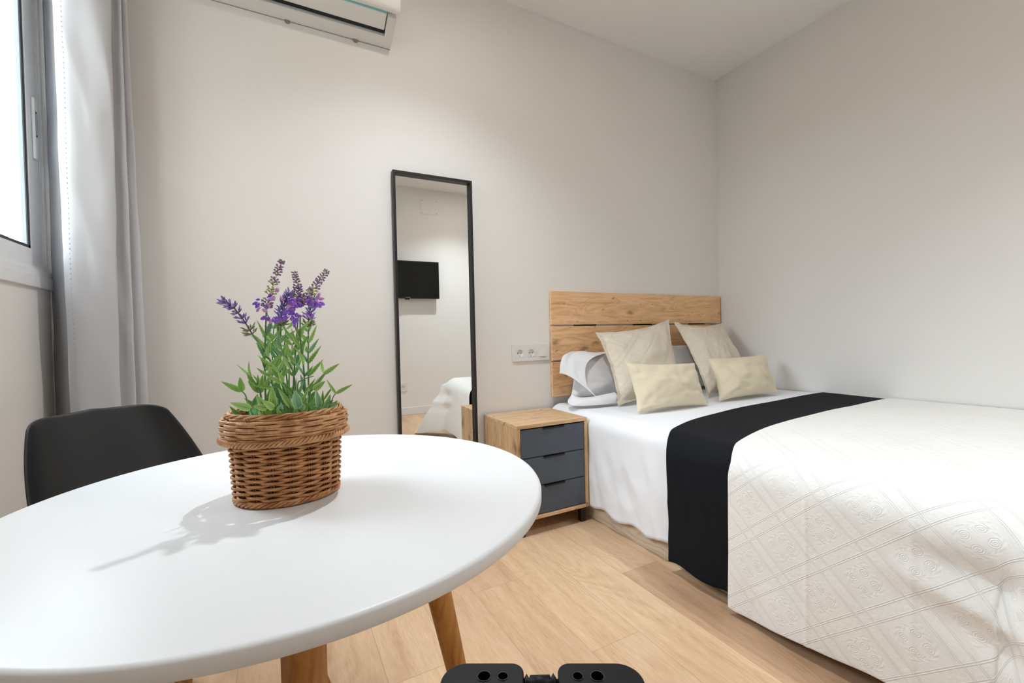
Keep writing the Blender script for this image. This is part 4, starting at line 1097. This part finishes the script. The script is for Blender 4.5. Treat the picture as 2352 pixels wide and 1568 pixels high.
# leaning blue spike at left
make_stem([(725, 1430), (640, 1240), (540, 1060), (440, 905), (345, 770)], [0.80, 0.795, 0.785, 0.775, 0.77], auto_leaves(5, 0.15, 0.72, 0.034),
          [(345, 770), (250, 620), (150, 500), (60, 450)], [0.77, 0.765, 0.76, 0.755], 'whorl', nw=9, per=8)
PET = [((455, 435, 0.775), 9, 0.0075, 0.010, 0.18), ((600, 375, 0.775), 4, 0.005, 0.011, 0.7), ((550, 580, 0.77), 8, 0.009, 0.011, 0.08), ((430, 500, 0.775), 2, 0.004, 0.008, 1.0)]
make_stem([(478, 1450), (474, 1200), (472, 950), (480, 720), (488, 520)], [0.785]*5, auto_leaves(6, 0.1, 0.68),
          [(488, 520), (525, 360), (575, 220), (625, 80), (650, 36), (668, 75)], [0.78]*6, 'bead', scheme=['mauve', 'lime', 'lime', 'mauve', 'mauve', 'mauve'], nw=17, tmax=0.72)
PET = []
make_stem([(610, 1440), (598, 1150), (600, 950), (625, 800), (635, 690)], [0.80]*5, auto_leaves(6, 0.1, 0.8),
          [(635, 690), (640, 580), (670, 460), (715, 372)], [0.80, 0.80, 0.79, 0.785], 'whorl', nw=11, per=9, L_bud=0.0130)
PET = [((830, 510, 0.77), 18, 0.012, 0.012, 0.15), ((740, 590, 0.77), 9, 0.0075, 0.011, 0.2), ((760, 660, 0.775), 2, 0.002, 0.009, 0.1), ((910, 520, 0.77), 12, 0.010, 0.011, 0.15), ((700, 575, 0.77), 4, 0.005, 0.009, 0.1), ((745, 450, 0.775), 5, 0.006, 0.010, 0)]
make_stem([(745, 1450), (760, 1250), (775, 1000), (790, 780), (805, 600)], [0.79]*5, auto_leaves(7, 0.08, 0.8),
          [(815, 470), (812, 380), (795, 270), (772, 165)], [0.785, 0.785, 0.785, 0.785], 'bead', scheme=['lime', 'mauve', 'mauve', 'mauve'], nw=14)
PET = [((975, 440, 0.775), 7, 0.006, 0.011, 0.15), ((1005, 412, 0.775), 2, 0.003, 0.010, 1.0), ((870, 350, 0.785), 8, 0.008, 0.009, 0.0)]
make_stem([(880, 1450), (870, 1250), (850, 1020), (828, 840), (825, 600)], [0.785]*5, auto_leaves(7, 0.08, 0.8),
          [(850, 480), (925, 370), (1010, 250), (1085, 150)], [0.78, 0.78, 0.78, 0.78], 'bead', scheme=['mauve', 'lime', 'mauve', 'mauve'], nw=17, spread=0.0090)
PET = []
make_stem([(905, 1420), (908, 1200), (905, 1000), (908, 830), (905, 700)], [0.825]*5, auto_leaves(6, 0.1, 0.9),
          [(905, 700), (915, 600), (935, 500), (955, 430)], [0.825, 0.825, 0.82, 0.82], 'whorl', nw=9, per=8, L_bud=0.0130)
for (path, yy, nl) in [([(550, 1440), (545, 1150), (552, 900), (560, 720)], 0.84, 5), ([(660, 1440), (650, 1150), (665, 900), (680, 720)], 0.845, 5), ([(720, 1440), (715, 1180), (740, 1000), (745, 880)], 0.83, 4),
                       ([(700, 1440), (690, 1200), (610, 1000), (555, 880)], 0.80, 4), ([(800, 1450), (770, 1220), (690, 1010), (640, 930)], 0.775, 4), ([(890, 1440), (930, 1330), (1000, 1250), (1060, 1170)], 0.79, 2),
                       ([(470, 1430), (430, 1370), (395, 1290), (350, 1220)], 0.78, 2), ([(830, 1450), (800, 1300), (850, 1230), (960, 1190)], 0.77, 1), ([(640, 1450), (600, 1340), (560, 1300), (520, 1190)], 0.77, 3), ([(760, 1460), (700, 1340), (640, 1240), (600, 1150)], 0.76, 3)]:
    make_stem(path, [yy]*len(path), auto_leaves(nl, 0.2, 1.0, 0.034), r0=0.0013, r1=0.0009)
# small side sprigs
def sprig(path, y, leaves_):
    b, pts = stem_part(path, [y]*len(path), 0.0011, 0.0008, [])
    ml = b.mat(M['leaf'])
    for (p0, p1, w) in leaves_: leaf(b, q3(*p0, y), q3(*p1, y-0.01), w, 0.08, 0.05, ml, roll=0.2)
    b.build('sprig', M['stem'], pl)
sprig([(320, 1480), (290, 1420), (245, 1345)], 0.79, [((245, 1345), (35, 1245), 0.0085), ((245, 1345), (222, 1200), 0.0095)])
sprig([(1105, 1500), (1140, 1440), (1180, 1365)], 0.79, [((1180, 1365), (1350, 1275), 0.0065), ((1180, 1365), (1090, 1225), 0.005)])
sprig([(1060, 1500), (1050, 1470), (1040, 1440)], 0.80, [((1060, 1430), (1155, 1290), 0.004), ((1050, 1500), (1052, 1330), 0.005)])
sprig([(480, 1450), (430, 1400), (425, 1350)], 0.785, [((425, 1350), (302, 1240), 0.010), ((420, 1360), (285, 1155), 0.008), ((430, 1360), (450, 1175), 0.009), ((420, 1340), (400, 1175), 0.006)])
# ground-cover leaves round the base
b = MB(); b.mat(M['leaf']); b.mat(M['leaf_blue'])
low = [((330, 1520), (125, 1455), 0.013), ((400, 1500), (265, 1410), 0.009), ((360, 1500), (400, 1370), 0.010), ((500, 1510), (350, 1490), 0.011), ((560, 1520), (440, 1430), 0.011), ((480, 1500), (530, 1300), 0.012),
       ((560, 1500), (545, 1290), 0.013), ((620, 1500), (590, 1330), 0.013), ((700, 1480), (640, 1320), 0.013), ((620, 1520), (640, 1460), 0.010), ((700, 1500), (810, 1470), 0.010), ((810, 1520), (770, 1330), 0.016), ((880, 1500), (975, 1340), 0.015),
       ((830, 1530), (870, 1470), 0.010), ((950, 1490), (1060, 1440), 0.008), ((1020, 1500), (985, 1330), 0.012), ((1050, 1500), (1160, 1430), 0.008), ((1120, 1510), (1200, 1430), 0.010), ((1130, 1500), (1225, 1460), 0.007), ((920, 1350), (1100, 1135), 0.009),
       ((960, 1330), (1075, 1240), 0.012), ((700, 1400), (690, 1270), 0.009), ((460, 1480), (385, 1380), 0.010), ((760, 1500), (700, 1440), 0.009), ((900, 1500), (830, 1430), 0.010), ((600, 1480), (700, 1420), 0.010), ((480, 1330), (515, 1190), 0.010), ((560, 1370), (600, 1220), 0.010)]
for k, (p0, p1, w) in enumerate(low):
    yy = 0.745+0.07*rnd.random(); 
    if p0[1] > 1510: yy = 0.735
    leaf(b, q3(*p0, yy), q3(*p1, yy-0.008), w*0.82, rnd.uniform(-0.12, 0.12), 0.03, 0 if rnd.random() < 0.6 else 1, roll=rnd.uniform(-0.4, 0.4))
for k in range(90):
    th_ = rnd.uniform(0, 2*pi); rr_ = rnd.uniform(0.2, 1.0); p0 = BC+oval(th_, 0.062*rr_, 0.055*rr_)+Vector((0, 0, 0.116)); L = rnd.uniform(0.02, 0.04)
    d = Vector((cos(th_)*rr_*0.8+rnd.uniform(-.3, .3), sin(th_)*rr_*0.8+rnd.uniform(-.3, .3), rnd.uniform(0.7, 1.5))).normalized()
    leaf(b, p0, p0+d*L, rnd.uniform(0.007, 0.012), rnd.uniform(-0.1, 0.1), 0.04, 0 if rnd.random() < 0.5 else 1, roll=rnd.uniform(-0.8, 0.8), n=8)
b.build('low_leaves', M['leaf'], pl)

# ------------------------------------------------------------------ tripod clamp under the camera
tp = thing('tripod', (0.10, 0.13, 0), 'black metal tripod clamp with drilled jaws at the bottom edge', 'tripod')
fwdh = Vector((0.469, 0.883, 0)).normalized(); rgt = Vector((0.883, -0.469, 0)).normalized()
DD = 0.225; zjt = None
ZJ = 0.832
def jaw(u0, u1, mir_):
    # flat-topped block: rounded far corners, threaded holes in its top face
    a = at(u0, 1521, z=ZJ); c = at(u1, 1521, z=ZJ)
    ctr = (a+c)/2; w = (c-a).length; n = 10; R1, R2 = (0.0120, 0.0062) if not mir_ else (0.0062, 0.0120)
    X = (c-a).normalized(); Y = Vector((-X.y, X.x, 0))
    out = [(-w/2-0.003 if not mir_ else -w/2, -0.060)]
    for k in range(n+1):
        t = pi/2*k/n; out.append((-w/2+R1-R1*cos(t), -R1+R1*sin(t)))
    for k in range(n+1):
        t = pi/2*k/n; out.append((w/2-R2+R2*sin(t), -R2+R2*cos(t)))
    out.append((w/2 if not mir_ else w/2+0.003, -0.060))
    m_ = len(out); b = MB()
    vs = [ctr+X*x+Y*y for x, y in out]+[ctr+X*x+Y*y-Vector((0, 0, 0.026)) for x, y in out]
    b.add(vs, [tuple(range(m_)), tuple(range(2*m_-1, m_-1, -1))]+[(k, (k+1) % m_, m_+(k+1) % m_, m_+k) for k in range(m_)])
    return b.build('jaw', M['clamp'], tp, bevel=0.0009)
for (u0, u1, mr, holes) in [(1022, 1203, False, ((1112, 12), (1155, 9.5))), (1279, 1466, True, ((1327, 9.5), (1372, 12)))]:
    j = jaw(u0, u1, mr)
    for (hu, hr) in holes:
        p = at(hu, 1553, z=ZJ); rr_ = hr/FPX*0.272
        b = MB(); b.cyl((p.x, p.y, ZJ-0.0005), rr_, 0.0007, 28, 'Z'); b.build('screw_hole', M['clamp_hole'], j, smooth=False)
        b = MB(); b.tube([p+Vector((rr_*cos(2*pi*k/32), rr_*sin(2*pi*k/32), 0.0002)) for k in range(32)], 0.00022, 5, 0, closed=True); b.build('hole_rim', M['clamp_edge'], j)
pk = at(1241, 1572, z=ZJ-0.004)
b = MB()
for k, (off_, rr_) in enumerate([(-0.0125, 0.0062), (-0.0085, 0.0045), (-0.0065, 0.0045), (0.0065, 0.0045), (0.0085, 0.0045), (0.0125, 0.0062)]): pass
b.tube([pk+rgt*q for q in (-0.0080, -0.0066, -0.0054, -0.0048, 0.0048, 0.0054, 0.0066, 0.0080)], [0.0026, 0.0046, 0.0028, 0.0040, 0.0040, 0.0028, 0.0046, 0.0026], 24, up=Vector((0, 0, 1)))
b.tube([pk-rgt*0.03, pk+rgt*0.03], 0.0022, 12)
b.build('clamp_screw', M['clamp'], tp)
hd = at(1240, 1568, z=ZJ)-fwdh*0.02; hd.z -= 0.036
b = MB(); b.box((hd.x-0.04, hd.y-0.03, hd.z-0.03), (hd.x+0.04, hd.y+0.03, hd.z+0.008)); b.build('head', M['clamp'], tp, bevel=0.006)
b = MB(); b.tube([(hd.x, hd.y, 0.30), (hd.x, hd.y, hd.z-0.028)], 0.0125, 20); b.build('column', M['clamp'], tp)
b = MB(); b.tube([(hd.x, hd.y, 0.60), (hd.x, hd.y, 0.66)], 0.03, 20); b.build('collar', M['clamp'], tp)
for an in (-150, -30, -90):
    a = math.radians(an); b = MB(); b.tube([(hd.x+cos(a)*0.02, hd.y+sin(a)*0.02, 0.63), (hd.x+cos(a)*0.34, hd.y+sin(a)*0.34, 0.008)], [0.012, 0.009], 14, up=Vector((0.1, 1, 0))); b.build('leg', M['clamp'], tp)

# ------------------------------------------------------------------ ceiling lamps
def downlight(x, y, lab, power=300):
    t = thing('recessed_downlight', (x, y, ZC), lab, 'ceiling light', 'recessed ceiling spots')
    b = MB(); N = 40; vs = []; fs = []
    for k in range(N):
        a = 2*pi*k/N
        for r, z in ((0.045, -0.0005), (0.044, -0.004), (0.034, -0.005), (0.032, -0.002)): vs.append((x+r*cos(a), y+r*sin(a), ZC+z))
    for k in range(N):
        k2 = (k+1) % N
        for q in range(3): fs.append((4*k+q, 4*k+q+1, 4*k2+q+1, 4*k2+q))
    b.add(vs, fs); b.build('trim_ring', M['plastic_white'], t)
    b = MB(); b.cyl((x, y, ZC-0.0035), 0.032, 0.002, 32); b.build('lens', M['lamp'], t, smooth=False)
    ld = bpy.data.lights.new('spot_beam', 'SPOT'); ld.energy = power; ld.spot_size = math.radians(114); ld.spot_blend = 0.9; ld.shadow_soft_size = 0.028; ld.color = (0.83, 0.925, 1.0)
    lo = bpy.data.objects.new('spot_beam', ld); COL.objects.link(lo); lo.parent = t; lo.location = (0, 0, -0.008)
downlight(0.62, 1.42, 'round recessed ceiling spot above the floor between table and nightstand', 90)
downlight(1.95, -0.37, 'round recessed ceiling spot near the television wall', 135)

# ------------------------------------------------------------------ sky light
wld = bpy.data.worlds.new('World'); scene.world = wld; wld.use_nodes = True; nt = wld.node_tree; nb = NB(nt)
bg = nt.nodes['Background']; bg.inputs[0].default_value = (0.80, 0.90, 1.0, 1); bg.inputs[1].default_value = 16.5
pd = bpy.data.lights.new('window_portal', 'AREA'); pd.shape = 'RECTANGLE'; pd.size = WY1-WY0; pd.size_y = WZ1-WZ0
po = bpy.data.objects.new('window_portal', pd); COL.objects.link(po)
po.location = (XL-TW-0.01, (WY0+WY1)/2, (WZ0+WZ1)/2)
po.rotation_euler = Vector((1, 0, 0)).to_track_quat('-Z', 'Z').to_euler()
pd.cycles.is_portal = True

scene.view_settings.view_transform = 'Standard'; scene.view_settings.look = 'None'; scene.view_settings.gamma = 1.0
scene.view_settings.exposure = 0.27; scene.view_settings.use_curve_mapping = False
